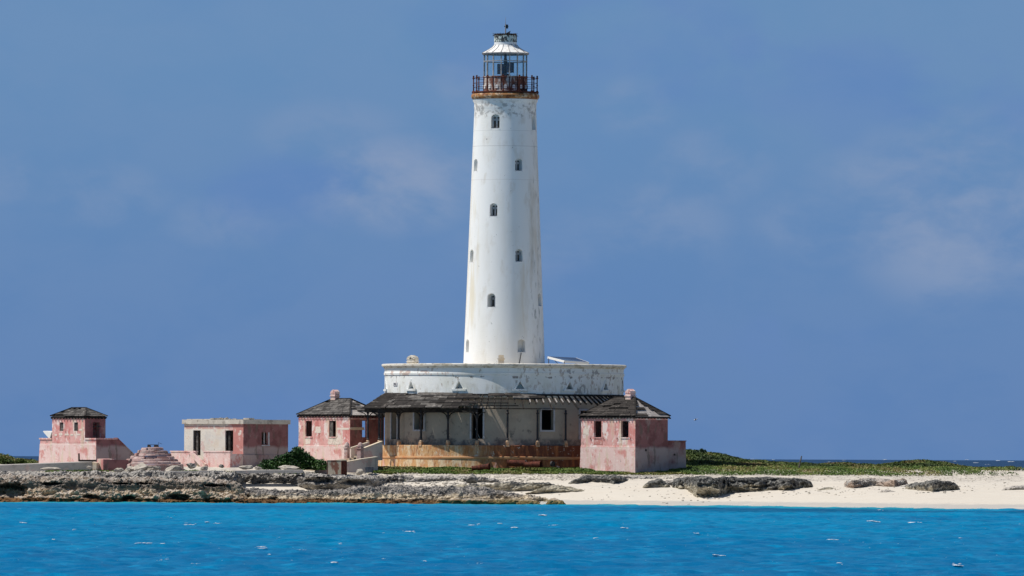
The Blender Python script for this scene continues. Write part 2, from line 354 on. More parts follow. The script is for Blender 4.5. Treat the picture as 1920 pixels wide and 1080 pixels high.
M['sagebush'] = leafmat('grey_green_leaves', [(0, (.05, .09, .05)), (.5, (.09, .14, .08)), (1, (.16, .20, .11))])

# ------------------------------------------------------------------ mesh helper
class MB:
    def __init__(s): s.v = []; s.f = []
    def add(s, vs, fs):
        o = len(s.v); s.v += [tuple(v) for v in vs]; s.f += [tuple(i + o for i in f) for f in fs]; return s
    def hexa(s, p):   # 8 points: bottom 4 ccw, top 4 ccw
        return s.add(p, [(3, 2, 1, 0), (4, 5, 6, 7), (0, 1, 5, 4), (1, 2, 6, 5), (2, 3, 7, 6), (3, 0, 4, 7)])
    def box(s, x0, x1, y0, y1, z0, z1, tp=0.0):
        return s.hexa([(x0, y0, z0), (x1, y0, z0), (x1, y1, z0), (x0, y1, z0), (x0 + tp, y0 + tp, z1), (x1 - tp, y0 + tp, z1), (x1 - tp, y1 - tp, z1), (x0 + tp, y1 - tp, z1)])
    def bar(s, a, b, wd, ht, up=(0, 0, 1)):
        a, b, up = Vector(a), Vector(b), Vector(up); d = (b - a).normalized()
        sd_ = d.cross(up); sd_ = sd_.normalized() if sd_.length > 1e-4 else Vector((1, 0, 0)); u = sd_.cross(d).normalized()
        q = [(-1, -1), (1, -1), (1, 1), (-1, 1)]
        return s.hexa([a + sd_ * i * wd / 2 + u * j * ht / 2 for i, j in q] + [b + sd_ * i * wd / 2 + u * j * ht / 2 for i, j in q])
    def cyl(s, a, b, r0, r1=None, n=10, cap=True):
        r1 = r0 if r1 is None else r1; a, b = Vector(a), Vector(b); d = (b - a).normalized()
        e = Vector((0, 0, 1)) if abs(d.z) < .9 else Vector((1, 0, 0)); x = d.cross(e).normalized(); y = d.cross(x)
        vs = []
        for c, r in ((a, r0), (b, r1)):
            vs += [c + (x * math.cos(2 * math.pi * i / n) + y * math.sin(2 * math.pi * i / n)) * r for i in range(n)]
        fs = [(i, i + n, (i + 1) % n + n, (i + 1) % n) for i in range(n)]
        if cap: fs += [tuple(range(n)), tuple(range(2 * n - 1, n - 1, -1))]
        return s.add(vs, fs)
    def lathe(s, prof, n=96, a0=0.0, a1=360.0, close=False, cx=0, cy=0):
        full = abs(a1 - a0 - 360) < 1e-6; m = n if full else n + 1; k = len(prof); vs = []
        for i in range(m):
            a = math.radians(a0 + (a1 - a0) * i / n)
            vs += [(cx + r * math.sin(a), cy - r * math.cos(a), z) for r, z in prof]
        fs = []
        for i in range(n):
            j = (i + 1) % m
            for q in range(k if close else k - 1):
                q2 = (q + 1) % k
                fs.append((i * k + q, j * k + q, j * k + q2, i * k + q2))
        if close and not full:
            fs += [tuple(range(k)), tuple(range((m - 1) * k + k - 1, (m - 1) * k - 1, -1))]
        return s.add(vs, fs)
    def prism(s, poly, o, ax, az, nv):      # polygon in (ax, az) plane, extruded by nv
        o, ax, az, nv = Vector(o), Vector(ax), Vector(az), Vector(nv); n = len(poly)
        a = [o + ax * x + az * z for x, z in poly]
        return s.add(a + [p + nv for p in a], [tuple(range(n)), tuple(range(2 * n - 1, n - 1, -1))] + [(i, i + n, (i + 1) % n + n, (i + 1) % n) for i in range(n)])
    def mesh(s, name, smooth=False):
        me = bpy.data.meshes.new(name); me.from_pydata(s.v, [], s.f)
        bm = bmesh.new(); bm.from_mesh(me); bmesh.ops.recalc_face_normals(bm, faces=bm.faces); bm.to_mesh(me); bm.free()
        if smooth:
            me.polygons.foreach_set('use_smooth', [True] * len(me.polygons))
            me.set_sharp_from_angle(angle=math.radians(35))
        return me
    def build(s, name, mat, parent=None, smooth=False, loc=None, rz=None):
        o = bpy.data.objects.new(name, s.mesh(name, smooth)); COL.objects.link(o)
        o.data.materials.append(mat)
        if parent: o.parent = parent
        if loc: o.location = loc
        if rz is not None: o.rotation_euler.z = rz
        return o
def inst(src, parent, loc=(0, 0, 0), rz=0.0, name=None):
    o = src.copy(); COL.objects.link(o); o.parent = parent; o.location = loc; o.rotation_euler.z = rz; return o
def tag(o, label, cat, group=None, kind=None):
    if label: o['label'] = label
    if cat: o['category'] = cat
    if group: o['group'] = group
    if kind: o['kind'] = kind
    return o
def thing(name, label, cat, loc=(0, 0, 0), rz=0.0, group=None):
    o = bpy.data.objects.new(name, None); COL.objects.link(o); o.empty_display_size = .3
    o.location = loc; o.rotation_euler = (0, 0, rz); return tag(o, label, cat, group)
def npmesh(name, v, f, mat, parent=None, smooth=True, kind=None):
    me = bpy.data.meshes.new(name); v = np.asarray(v, np.float32).reshape(-1, 3); f = np.asarray(f, np.int32); k = f.shape[1]
    me.vertices.add(len(v)); me.vertices.foreach_set('co', v.ravel())
    me.loops.add(f.size); me.loops.foreach_set('vertex_index', f.ravel())
    me.polygons.add(len(f)); me.polygons.foreach_set('loop_start', np.arange(0, f.size, k, dtype=np.int32))
    try: me.polygons.foreach_set('loop_total', np.full(len(f), k, dtype=np.int32))
    except Exception: pass
    me.update(calc_edges=True); me.validate()
    me.polygons.foreach_set('use_smooth', [smooth] * len(me.polygons))
    me.materials.append(mat); o = bpy.data.objects.new(name, me); COL.objects.link(o)
    if parent: o.parent = parent
    if kind: o['kind'] = kind
    return o
def gridfaces(n, m):      # n rows x m cols
    i = np.arange(n - 1)[:, None] * m + np.arange(m - 1)[None, :]
    return np.stack([i, i + 1, i + m + 1, i + m], -1).reshape(-1, 4)
def cut(obj, cutter_mbs, inner=None):
    """subtract cutters from obj and keep only the result"""
    tmp = []
    for mb in cutter_mbs:
        c = bpy.data.objects.new('tmp_cut', mb.mesh('tmp_cut')); COL.objects.link(c); tmp.append(c)
        c.parent = obj.parent
        md = obj.modifiers.new('b', 'BOOLEAN'); md.operation = 'DIFFERENCE'; md.solver = 'EXACT'; md.object = c
    bpy.context.view_layer.update()
    dg = bpy.context.evaluated_depsgraph_get()
    me = bpy.data.meshes.new_from_object(obj.evaluated_get(dg)); obj.modifiers.clear()
    old = obj.data; obj.data = me; me.name = obj.name
    for c in tmp:
        d = c.data; bpy.data.objects.remove(c); bpy.data.meshes.remove(d)
    bpy.data.meshes.remove(old)
    return obj

# ------------------------------------------------------------------ the setting: ground
def interp(x, keys):
    k = sorted(keys); return np.interp(x, [a for a, _ in k], [b for _, b in k])
def pxof(X, Y): return X * F / Y + 960
SHORE = [(-3000, 675), (-600, 673), (0, 673), (900, 672.5), (1000, 669), (1100, 666), (1300, 660), (1500, 646), (1700, 633), (1920, 625), (2300, 615), (4000, 600)]
TOP = [(-3000, 858), (-200, 852), (0, 851), (15, 853), (28, 859), (62, 862), (85, 868), (300, 872), (1270, 868), (1278, 850), (1288, 843), (1305, 846), (1330, 849), (1358, 853), (1375, 858), (1400, 862), (1450, 866),
       (1500, 868), (1530, 871), (1560, 869), (1580, 868), (1610, 870), (1640, 873), (1660, 871), (1700, 865), (1735, 863), (1770, 867), (1800, 873), (1820, 876), (1850, 879), (1920, 878), (2200, 872), (4000, 872)]
def topz(px): return H + (HY - interp(px, TOP) + RS * (px - 960)) * 712 / F
def groundz(X, Y):
    X = np.asarray(X, float); Y = np.asarray(Y, float)
    px = X * F / 690 + 960
    sh = interp(px, SHORE)
    sh = sh + 1.2 * np.sin(X * .35 + .8) * np.clip((px - 950) / 300, 0, 1) * .8
    t = (Y - sh) / (684 - sh)
    z = np.where(t > 0, 2.2 * np.clip(t, 0, 1) ** 1.0, (Y - sh) * .05)
    s = np.clip((Y - 684) / 8, 0, 1); z = z + .46 * s * s * (3 - 2 * s)
    pxr = X * F / 712 + 960
    hump = np.clip(topz(pxr) - .30 - 2.66, -.3, 3) * np.exp(-((Y - 712) / 6.5) ** 2) * np.where((pxr > 1265) | (pxr < 90), 1, 0)
    z = z + hump
    s = np.clip((Y - 728) / 26, 0, 1); z = z - 4.2 * s * s * (3 - 2 * s)
    z = z + .05 * fbm(X * .3, Y * .3, 0, 3) * np.clip(t * 3, 0, 1)
    return z
xs = np.concatenate([np.arange(-200, -50, 5.), np.arange(-50, 50, .25), np.arange(50, 205, 5.)])
ys = np.concatenate([np.arange(560, 622, 4.), np.arange(622, 700, .25), np.arange(700, 770, 1.), np.arange(770, 800, 6.)])
GX, GY = np.meshgrid(xs, ys)
GZ = groundz(GX, GY)
sandmat = material('white_coral_sand', (0.57, 0.525, 0.455), [
    dict(c=(0.55, 0.49, 0.41), s=(.25, .9, 1), lo=.45, hi=.65, a=.5, d=7),
    dict(c=(0.34, 0.28, 0.22), s=(1.5, 4.0, 4.0), lo=.655, hi=.69, a=.45, d=9),
    dict(c=(0.42, 0.31, 0.24), s=(.5, 2.5, 1), lo=.50, hi=.60, a=.35, d=8, z=(.16, .22, .26, .34), zw=.06),
    dict(c=(0.38, 0.37, 0.35), s=(.2, .4, .4), lo=.30, hi=.45, a=.8, d=4, z=(-5, -4, .26, .40), zw=.25),
    dict(c=(0.30, 0.27, 0.24), s=(1.4, 2.4, 3), lo=.49, hi=.55, a=.8, d=11, r=.7, z=(1.70, 1.95, 9, 10), zw=.5),
    dict(c=(0.36, 0.33, 0.30), s=(.7, 2.2, 3), lo=.57, hi=.60, a=.6, d=11, r=.7, z=(1.0, 1.3, 9, 10), zw=.5),
], rough=.95, bump=((2.0, 4.0, 3.0), .55, .07))
g = npmesh('sand_ground', np.stack([GX, GY, GZ], -1), gridfaces(len(ys), len(xs)), sandmat); g['kind'] = 'structure'

# ------------------------------------------------------------------ the sea
def seamat():
    m = bpy.data.materials.new('sea_water'); m.use_nodes = True; t = NT(m.node_tree); bs = t.n['Principled BSDF']
    g = t.new('ShaderNodeNewGeometry'); P = g.outputs['Position']; X, Y, Z = t.sep(P)
    c = t.mix(t.ramp(Y, 240, 560), (.0003, .120, .280), (.0004, .178, .352))
    big = t.noise(P, (.05, .022, .1), 4, .55)
    c = t.mix(t.math('MULTIPLY', t.ramp(big, .42, .64), .55), c, (.0004, .100, .255))
    fine = t.noise(P, (.65, .22, .3), 6, .68, off=(1, 5, 0))
    c = t.mix(t.math('MULTIPLY', t.ramp(fine, .50, .66), .6), c, (.0010, .215, .42))
    c = t.mix(t.math('MULTIPLY', t.ramp(fine, .50, .34), .5), c, (.0003, .080, .215))
    # weed bed and the pale shallows along the beach
    band = t.math('MULTIPLY', t.ramp(t.noise(P, (.07, .05, .1), 4, off=(4, 9, 0)), .36, .52), t.math('MULTIPLY', t.ramp(Y, 560, 590), t.ramp(Y, 618, 636, 1, 0)))
    c = t.mix(t.math('MULTIPLY', band, t.ramp(X, -8, 16, .25, .8)), c, (.0006, .068, .16))
    ys_ = t.math('ADD', Y, t.math('MULTIPLY', t.ramp(X, 0, 34), 40.0))
    c = t.mix(t.math('MULTIPLY', t.ramp(ys_, 642, 668), .85), c, (.012, .27, .345))
    c = t.mix(t.ramp(Y, 690, 712), c, (.006, .026, .075))
    t.link(c, bs.inputs['Base Color'])
    bs.inputs['Roughness'].default_value = .34; bs.inputs['IOR'].default_value = 1.33; bs.inputs['Specular IOR Level'].default_value = .035
    b = t.new('ShaderNodeBump'); b.inputs['Strength'].default_value = .6; b.inputs['Distance'].default_value = .12
    t.link(t.noise(P, (1.6, .8, 1), 6, .65), b.inputs['Height']); t.link(b.outputs[0], bs.inputs['Normal'])
    return m
rows = np.concatenate([np.geomspace(20, 225, 40)[:-1], np.arange(225, 690, .36), np.geomspace(690, 45000, 950)])
angs = np.concatenate([np.radians(np.linspace(-80, -4.6, 40))[:-1], np.radians(np.linspace(-4.6, 4.6, 330)), np.radians(np.linspace(4.6, 80, 40))[1:]])
RR, AA = np.meshgrid(rows, angs, indexing='ij')
SX, SY = RR * np.tan(np.clip(AA, -1.39, 1.39)) , RR
wv = np.zeros_like(SX)
near = SY < 700
def lee(X, Y):
    r = .11 * fbm(X * .16, Y * .30, 3.3, 2) + .13 * fbm(X * .50, Y * .95, 0, 3, .58)
    return r * (1.1 - .5 * np.clip((Y - 560) / 100, 0, 1))
wv[near] = lee(SX[near], SY[near])
def open_sea(X, Y):
    a = np.clip((Y - 700) / 900, .25, 1)
    k = np.clip((Y - 2500) / 3500, 0, 1)
    r = a * (.45 * fbm(X * .05, Y * .09, 1, 3) + .25 * fbm(X * .2, Y * .3, 2, 2) * (Y < 2500))
    return r + k * (1.5 + 1.4 * fbm(X * .02, Y * .004, 5, 3)) * np.clip((14000 - Y) / 6000, 0, 1)
wv[~near] = open_sea(SX[~near], SY[~near])
wide = np.clip((np.abs(AA) - math.radians(4.6)) / .1, 0, 1); wv = wv * (1 - wide)
sea = npmesh('sea', np.stack([SX, SY, wv], -1), gridfaces(len(rows), len(angs)), seamat()); sea['kind'] = 'structure'

# whitecaps
def foam():
    vs, fs = [], []; o = 0
    ico = bmesh.new(); bmesh.ops.create_icosphere(ico, subdivisions=2, radius=1)
    iv = np.array([v.co[:] for v in ico.verts]); fi = np.array([[v.index for v in f.verts] for f in ico.faces]); ico.free()
    def blobs(px, py, wpx, hpx, n):
        nonlocal o
        d = py - (HY - RS * (px - 960)); Y = H * F / d if py > 940 else None
        if Y is None: Y = rng.uniform(1500, 2600); 
        S = Y / F
        n = int(n * 1.5)
        for i in range(n):
            x = px + rng.uniform(-.5, .5) * wpx; r = rng.uniform(.3, .85) * (1 - abs(x - px) / wpx)
            X = (x - 960) * S; yy = Y + rng.uniform(-.8, .8) * (1 if Y < 700 else 10)
            if Y < 700:      # sit on the nearest crest
                cy = yy + np.linspace(-2.2, 2.2, 23); zz_ = lee(np.full(23, X), cy); b_ = int(np.argmax(zz_ - .02 * np.abs(cy - yy))); yy = cy[b_]; z = float(zz_[b_]) + .03
            else: z = WZ(py, Y, px)
            k = iv * np.array([rng.uniform(.8, 2.2) * hpx * S * r, .5 * hpx * S, .36 * hpx * S * r])
            k = k * (1 + .35 * perlin(iv[:, 0] * 2 + i, iv[:, 1] * 2 + px, iv[:, 2] * 2)[:, None])
            vs.append(k + np.array([X, yy, z + .1 * hpx * S])); fs.append(fi + o); o += len(iv)
    for a in [(43, 992, 12, 4, 9), (142, 1006, 10, 2, 5), (98, 1027, 6, 3, 4), (272, 1033, 34, 3, 18), (354, 994, 22, 3, 12), (388, 989, 10, 2.5, 5), (409, 991, 14, 2.5, 7),
              (310, 1030, 6, 3, 4), (320, 982, 4, 2, 3), (305, 1063, 20, 2, 8), (366, 1068, 16, 2, 7), (490, 1036, 24, 3, 12), (505, 1050, 5, 3, 3), (555, 1039, 40, 2, 12), (628, 1067, 14, 4, 9), (720, 1058, 8, 2, 4),
              (766, 1004, 24, 4, 14), (722, 1008, 3, 2, 2), (798, 1064, 6, 3, 4), (884, 992, 12, 3, 7), (897, 990, 6, 3, 4), (937, 990, 10, 3, 6), (1018, 969, 14, 4.5, 10), (965, 996, 10, 4, 6), (1171, 990, 14, 3.5, 9), (1147, 983, 8, 2, 4),
              (1116, 1012, 12, 2.5, 7), (1307, 1004, 10, 3, 6), (1348, 1044, 24, 4, 14), (1560, 1012, 20, 3, 10), (1577, 1060, 12, 3, 6), (1636, 978, 26, 3.5, 14), (1716, 977, 16, 6, 14), (1800, 1062, 18, 5, 13), (1796, 1008, 8, 2, 4),
              (900, 1063, 10, 2, 4), (640, 1029, 10, 2, 4), (1035, 989, 22, 2, 7), (235, 941.8, 34, 3, 16), (1650, 951.5, 12, 2, 6)]:
        blobs(*a)
    for i in range(520):
        blobs(rng.uniform(0, 1920), rng.uniform(962, 1079), 4, rng.uniform(.6, 1.4), 1)
    for px in np.arange(700, 1925, 9.0):      # thin wash along the beach
        px = px + rng.uniform(-4, 4); shy = float(interp(px, SHORE)) - rng.uniform(.4, 1.6)
        if rng.random() < .6: blobs(px, HY - RS * (px - 960) + H * F / shy, rng.uniform(8, 26), rng.uniform(.9, 1.6), 4)
    for a in [(1412, 861, 6, 3), (1450, 862, 4, 2), (1583, 863, 5, 2), (1659, 862, 10, 3), (1790, 865, 5, 2.5), (1812, 862, 5, 2.5), (1872, 864, 12, 4), (1896, 866, 9, 4), (1830, 868, 5, 3), (1867, 878, 8, 3), (1745, 864, 5, 2), (1556, 866, 4, 2), (1852, 871, 6, 2)]:
        px, py, ww, hh = a; blobs(px, py, ww * .8, hh * .6, 7)
    fm = material('sea_foam', (0.60, 0.66, 0.70), rough=.9)
    ob = npmesh('whitecaps', np.concatenate(vs), np.concatenate(fs), fm); tag(ob, 'small white whitecaps and spray flecks scattered over the blue sea', 'foam', kind='stuff')
foam()

# ------------------------------------------------------------------ rock
def rockmat(name, wet=True, warm=0.0, darktop=False, slope=False):
    m = bpy.data.materials.new(name); m.use_nodes = True; t = NT(m.node_tree); bs = t.n['Principled BSDF']
    g = t.new('ShaderNodeNewGeometry'); P = g.outputs['Position']; X, Y, Z = t.sep(P); N = t.sep(g.outputs['Normal'])
    n1 = t.noise(P, (.8, .8, 2.2), 8, .62); n2 = t.noise(P, (2.4, 2.4, 3.6), 8, .65, off=(3, 3, 3)); n3 = t.noise(P, (.35, .35, .9), 4, off=(9, 1, 2))
    c = t.mix(t.ramp(n1, .40, .62), (.15, .105, .075) if wet else (.11, .105, .10), (.37, .31, .24) if wet else (.33, .31, .28))
    low = t.ramp(t.math('ADD', Z, t.math('MULTIPLY', t.math('SUBTRACT', n3, .5), 1.6)), .95, 1.5, 1, 0)
    c = t.mix(t.math('MULTIPLY', low, .8), c, t.mix(t.ramp(n2, .38, .62), *(((.29, .20, .12), (.60, .46, .30)) if wet else ((.24, .21, .17), (.48, .43, .35)))))
    c = t.mix(t.math('MULTIPLY', t.ramp(N[2], .35, .85), t.ramp(n2, .38, .60, .2, .85)), c, (.46, .425, .39))
    c = t.mix(t.math('MULTIPLY', t.ramp(n2, .56, .66), .7), c, (.04, .04, .042))
    if slope:
        c = t.mix(t.ramp(t.math('ADD', Z, t.math('MULTIPLY', t.math('SUBTRACT', n1, .5), 1.1)), .50, .80), t.mix(t.ramp(n2, .36, .60), (.26, .21, .15), (.58, .49, .36)), t.mix(t.ramp(n2, .38, .62), (.10, .095, .09), (.34, .31, .28)))
    if darktop:
        c = t.mix(t.ramp(t.math('ADD', Z, t.math('MULTIPLY', t.math('SUBTRACT', n1, .5), 1.3)), 1.30, 1.62), t.mix(t.ramp(n2, .36, .62), (.17, .15, .11), (.50, .45, .35)), t.mix(t.ramp(n2, .40, .64), (.055, .056, .056), (.20, .195, .18)))
    if warm: c = t.mix(t.math('MULTIPLY', t.ramp(n3, .38, .55), warm), c, (.40, .27, .19))
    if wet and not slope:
        bz = t.math('ADD', Z, t.math('MULTIPLY', t.math('SUBTRACT', n3, .5), .9)); c = t.mix(t.math('MULTIPLY', t.math('MULTIPLY', t.ramp(bz, .98, 1.12), t.ramp(bz, 1.40, 1.62, 1, 0)), .7), c, (.075, .068, .06))  # dark height band; shade of hollows and overhang put into the colour
    if wet:
        wz = t.math('ADD', Z, t.math('MULTIPLY', t.math('SUBTRACT', n1, .5), .35))
        right = t.ramp(X, -8, 0)
        c = t.mix(t.ramp(wz, .26, .46, 1, 0), c, t.mix(right, t.mix(t.ramp(n2, .4, .6), (.06, .032, .015), (.18, .095, .04)), t.mix(t.ramp(n2, .4, .6), (.10, .075, .03), (.25, .19, .09))))
    t.link(c, bs.inputs['Base Color']); bs.inputs['Roughness'].default_value = .95; bs.inputs['Specular IOR Level'].default_value = .15
    b = t.new('ShaderNodeBump'); b.inputs['Strength'].default_value = .8; b.inputs['Distance'].default_value = .08
    t.link(t.noise(P, (7, 7, 9), 6, .7), b.inputs['Height']); t.link(b.outputs[0], bs.inputs['Normal'])
    return m
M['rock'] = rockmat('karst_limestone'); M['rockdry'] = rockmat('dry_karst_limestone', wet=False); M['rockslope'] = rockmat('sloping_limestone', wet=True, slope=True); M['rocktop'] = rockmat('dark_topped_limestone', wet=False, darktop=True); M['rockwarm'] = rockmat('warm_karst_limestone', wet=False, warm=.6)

def rock_sheet(name, x0, x1, Y0, zt, zb, dep, mat, ramp=False, flat=1.0, amp=.3, under=.3, res=.06, rows=80, caves=(), taper=1.2, tiers=0.0, seed=0.0, fine=.045):
    """craggy rock mass between photo columns x0..x1: real front face, top and back"""
    Yr = Y0 if not callable(Y0) else Y0((x0 + x1) / 2)
    Xa, Xb = WX(x0, Yr), WX(x1, Yr); n = max(8, int((Xb - Xa) / res))
    X = np.linspace(Xa, Xb, n); px = X * F / Yr + 960
    fy = np.array([Y0(p) for p in px]) + .35 * fbm(X * .9, 0, seed, 3) if callable(Y0) else np.full(n, Y0, float)
    ztop = interp(px, zt); zbot = interp(px, zb) if isinstance(zb, list) else np.full(n, zb, float)
    dp = interp(px, dep) if isinstance(dep, list) else np.full(n, dep, float)
    e = np.clip(np.minimum(X - Xa, Xb - X) / taper + .12 * fbm(X * 1.3 + seed, 0, 0, 3), 0, 1) ** .75
    hgt = (ztop - zbot) * e; dp = dp * (.35 + .65 * e)
    # profile (front fraction, height fraction)
    prof = np.array([(.10 + under * .12, 0), (.02 + under * .1, .18), (.0 + under * .06, .4), (-.01, .62), (.0, .8), (.05, .93), (.14, 1.0), (.35, 1.04), (.6, 1.0), (.8, .9), (.93, .6), (1.0, .0)])
    if tiers:
        prof = np.array([(-.04, 0), (-.01, .12), (.04, .26), (.09, .40), (.13, .50), (.155, .55), (.185, .60), (.205, .66), (.205, .72), (.235, .84), (.28, .94), (.40, 1.0), (.5, 1.03), (.8, .95), (.95, .6), (1.0, 0)])
    if ramp: prof = np.array([(-.05, 0), (.0, .15), (.10, .34), (.22, .50), (.34, .68), (.44, .84), (.54, .97), (.62, 1.02), (.72, .98), (.84, .8), (.94, .5), (1.0, 0)])
    seg = np.concatenate([[0], np.cumsum(np.linalg.norm(np.diff(prof * np.array([1.6, 1.0]), axis=0), axis=1))]); seg /= seg[-1]
    t = np.linspace(0, 1, rows); pf = np.interp(t, seg, prof[:, 0]); ph = np.interp(t, seg, prof[:, 1])
    XX = np.repeat(X[None, :], rows, 0); YY = fy[None, :] + pf[:, None] * dp[None, :]; ZZ = zbot[None, :] + ph[:, None] * hgt[None, :]
    big = fbm(XX * .33 + seed, YY * .4, ZZ * .5, 3); med = fbm(XX * 1.1 + seed, YY * 1.1, ZZ * 2.0, 4, .55); strata = fbm(XX * .45 + 5, YY * .3, ZZ * 3.6 + seed, 3, .6)
    rid = fbm(XX * 1.6, YY * 1.6 + seed, ZZ * 2.6, 4, .55, ridge=True)
    front = np.clip(1 - pf / (.8 if ramp else .35), 0, 1)[:, None]
    eo = np.clip(e * 1.5, 0, 1)[None, :]
    YY = YY - (front ** .5) * (amp * 2.2 * big + amp * 1.1 * med + amp * 1.0 * strata + amp * .5 * rid) * eo
    topw = np.clip(ph * 1.3, 0, 1)[:, None]
    ZZ = ZZ + topw * flat * (amp * .75 * big + amp * .6 * med + amp * .30 * (rid - .6)) * eo
    f3 = fbm(XX * 4.5 + 3, YY * 4.5, ZZ * 6 + seed, 3, .6)
    ZZ = ZZ + fine * f3 * topw * eo; YY = YY - fine * 1.2 * f3 * front; XX = XX + fine * 1.1 * fbm(XX * 3, YY * 3 + 7, ZZ * 4, 2)
    for cx, cz, rx, rz, d in caves:
        cX = WX(cx, Yr); q = ((XX - cX) / rx) ** 2 + ((ZZ - cz) / rz) ** 2 * (1 + .0 * XX) + .5 * med
        YY = YY + d * np.clip(1.25 - q, 0, 1) * (front > 0)
    return npmesh(name, np.stack([XX, YY, ZZ], -1), gridfaces(rows, n), mat, smooth=False)

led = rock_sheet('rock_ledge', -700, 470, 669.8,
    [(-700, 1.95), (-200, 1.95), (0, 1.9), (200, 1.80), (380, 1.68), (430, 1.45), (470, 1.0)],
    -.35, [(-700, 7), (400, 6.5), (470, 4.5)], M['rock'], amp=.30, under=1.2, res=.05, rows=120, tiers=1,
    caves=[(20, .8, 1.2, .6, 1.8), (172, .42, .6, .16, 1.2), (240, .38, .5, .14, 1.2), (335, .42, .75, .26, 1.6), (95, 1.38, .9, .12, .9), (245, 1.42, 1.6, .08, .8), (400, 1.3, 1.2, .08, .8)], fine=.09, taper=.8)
lo_ = rock_sheet('lower_rock_ledge', 425, 1046, 669.4,
    [(425, 1.25), (480, 1.02), (560, 1.0), (640, 1.02), (700, 1.28), (740, 1.38), (800, 1.30), (860, 1.2), (930, .95), (980, .72), (1015, .5), (1046, .2)],
    -.35, [(425, 6), (700, 6.2), (900, 5.6), (1046, 3)], M['rockslope'], ramp=True, amp=.22, under=1.2, res=.045, rows=110, fine=.09, seed=63, taper=.9,
    caves=[(512, .35, .4, .15, .5), (455, .5, .6, .18, .6)])
lo_['kind'] = 'structure'
led['kind'] = 'structure'
up = rock_sheet('upper_rock_ledge', -700, 800, lambda p: float(interp(p, [(-700, 676.5), (430, 676.5), (455, 680.3), (540, 680.3), (585, 677), (690, 677), (725, 681), (800, 682)])),
    [(-700, 2.15), (0, 2.05), (180, 2.08), (300, 2.15), (420, 2.15), (560, 2.0), (600, 2.05), (660, 1.95), (700, 1.95), (750, 1.95), (800, 1.85)],
    .9, [(-700, 8), (430, 7.5), (460, 4.5), (560, 4.5), (575, 7), (690, 7), (730, 3), (800, 2.5)], M['rockdry'], amp=.26, under=.6, res=.06, rows=80, seed=11, fine=.09,
    caves=[(600, 1.7, 1.2, .25, .9), (670, 1.6, 1.0, .2, .7)])
up['kind'] = 'structure'

def outcrop(label, *a, group='rock outcrops on the beach', name='rock_outcrop', **k):
    o = rock_sheet(name, *a, **k); tag(o, label, 'rock', group); return o
outcrop('low dark strip of rock on the pale sand below the right pink house', 1045, 1212, lambda p: float(interp(p, [(1045, 681), (1070, 679), (1110, 680), (1150, 678.3), (1212, 681)])), [(1045, 1.75), (1100, 2.1), (1150, 2.15), (1212, 1.85)], 1.15, 3.2, M['rocktop'], flat=.6, amp=.24, seed=3, rows=50, taper=2)
outcrop('long thin dark rock shelf just behind the wave-cut ledge at centre', 830, 1060, 676.2, [(830, 1.45), (900, 1.35), (960, 1.62), (1020, 1.55), (1060, 1.5)], .9, 1.8, M['rocktop'], amp=.16, seed=31, rows=46)
outcrop('smooth dark wedge-shaped rock left of the large overhanging outcrop', 1190, 1262, 674.5, [(1190, 1.1), (1220, 1.75), (1245, 1.95), (1262, 1.9)], .95, 2.4, M['rocktop'], flat=.5, amp=.2, seed=5, rows=50, taper=.9)
outcrop('largest outcrop on the beach, long and undercut with a dark top', 1256, 1536, lambda p: float(interp(p, [(1256, 675), (1290, 672), (1306, 665), (1345, 664.5), (1368, 668.5), (1455, 668), (1478, 666.5), (1500, 669), (1536, 672)])), [(1256, 1.7), (1275, 1.9), (1300, 2.03), (1340, 1.97), (1375, 2.06), (1395, 1.92), (1440, 2.0), (1490, 1.96), (1515, 1.8), (1536, 1.5)], .25, 6.0, M['rocktop'], flat=.35, amp=.40, under=1.2, seed=7.7, rows=100, res=.045, fine=.07, caves=[(1480, 1.2, .4, .22, .8), (1290, .9, .45, .3, .6), (1420, 1.4, 1.1, .12, .5)], taper=.45)
outcrop('thin low rock tongue trailing right from the largest outcrop', 1516, 1590, 666.0, [(1516, 1.35), (1560, 1.32), (1590, 1.1)], .85, 2.2, M['rocktop'], amp=.1, seed=15, rows=40, res=.07)
outcrop('reddish brown rock outcrop in front of the green dune', 1574, 1714, lambda p: float(interp(p, [(1574, 670), (1598, 666.5), (1640, 669.5), (1675, 667.5), (1714, 672)])), [(1574, 1.75), (1620, 1.95), (1700, 1.92), (1714, 1.6)], .95, 5.0, M['rockwarm'], flat=.6, amp=.24, under=1, seed=9.2, rows=60, fine=.07, taper=.6)
outcrop('grey flat-topped rock with a dark undercut side, rightmost of the large outcrops', 1692, 1814, lambda p: float(interp(p, [(1692, 665), (1728, 661), (1748, 658.5), (1800, 662), (1814, 666)])), [(1692, 1.4), (1740, 1.82), (1790, 1.78), (1814, 1.5)], [(1692, .7), (1814, .95)], 4.5, M['rocktop'], flat=.5, amp=.26, under=1.0, seed=2.2, rows=60, fine=.07, taper=.7)
outcrop('faint grey rock strip at the right edge of the beach', 1868, 1990, 660.0, [(1868, 1.45), (1900, 1.52), (1990, 1.6)], 1.0, 2.0, M['rockdry'], amp=.08, seed=21, rows=36, res=.08)
outcrop('small thin dark slab on the sand under the reddish outcrop', 1628, 1700, 660.0, [(1628, 1.1), (1665, 1.17), (1700, 1.1)], .7, 1.4, M['rockdry'], amp=.06, seed=29, rows=30, res=.08)
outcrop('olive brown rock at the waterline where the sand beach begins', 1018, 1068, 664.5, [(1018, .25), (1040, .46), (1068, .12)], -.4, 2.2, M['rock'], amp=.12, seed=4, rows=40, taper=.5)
outcrop('thin wet brown rock shelf lying along the water below the ledge', 800, 1026, 667.4, [(800, .12), (860, .33), (950, .28), (1026, .18)], -.45, 2.0, M['rock'], amp=.14, seed=6, rows=40, taper=.8)

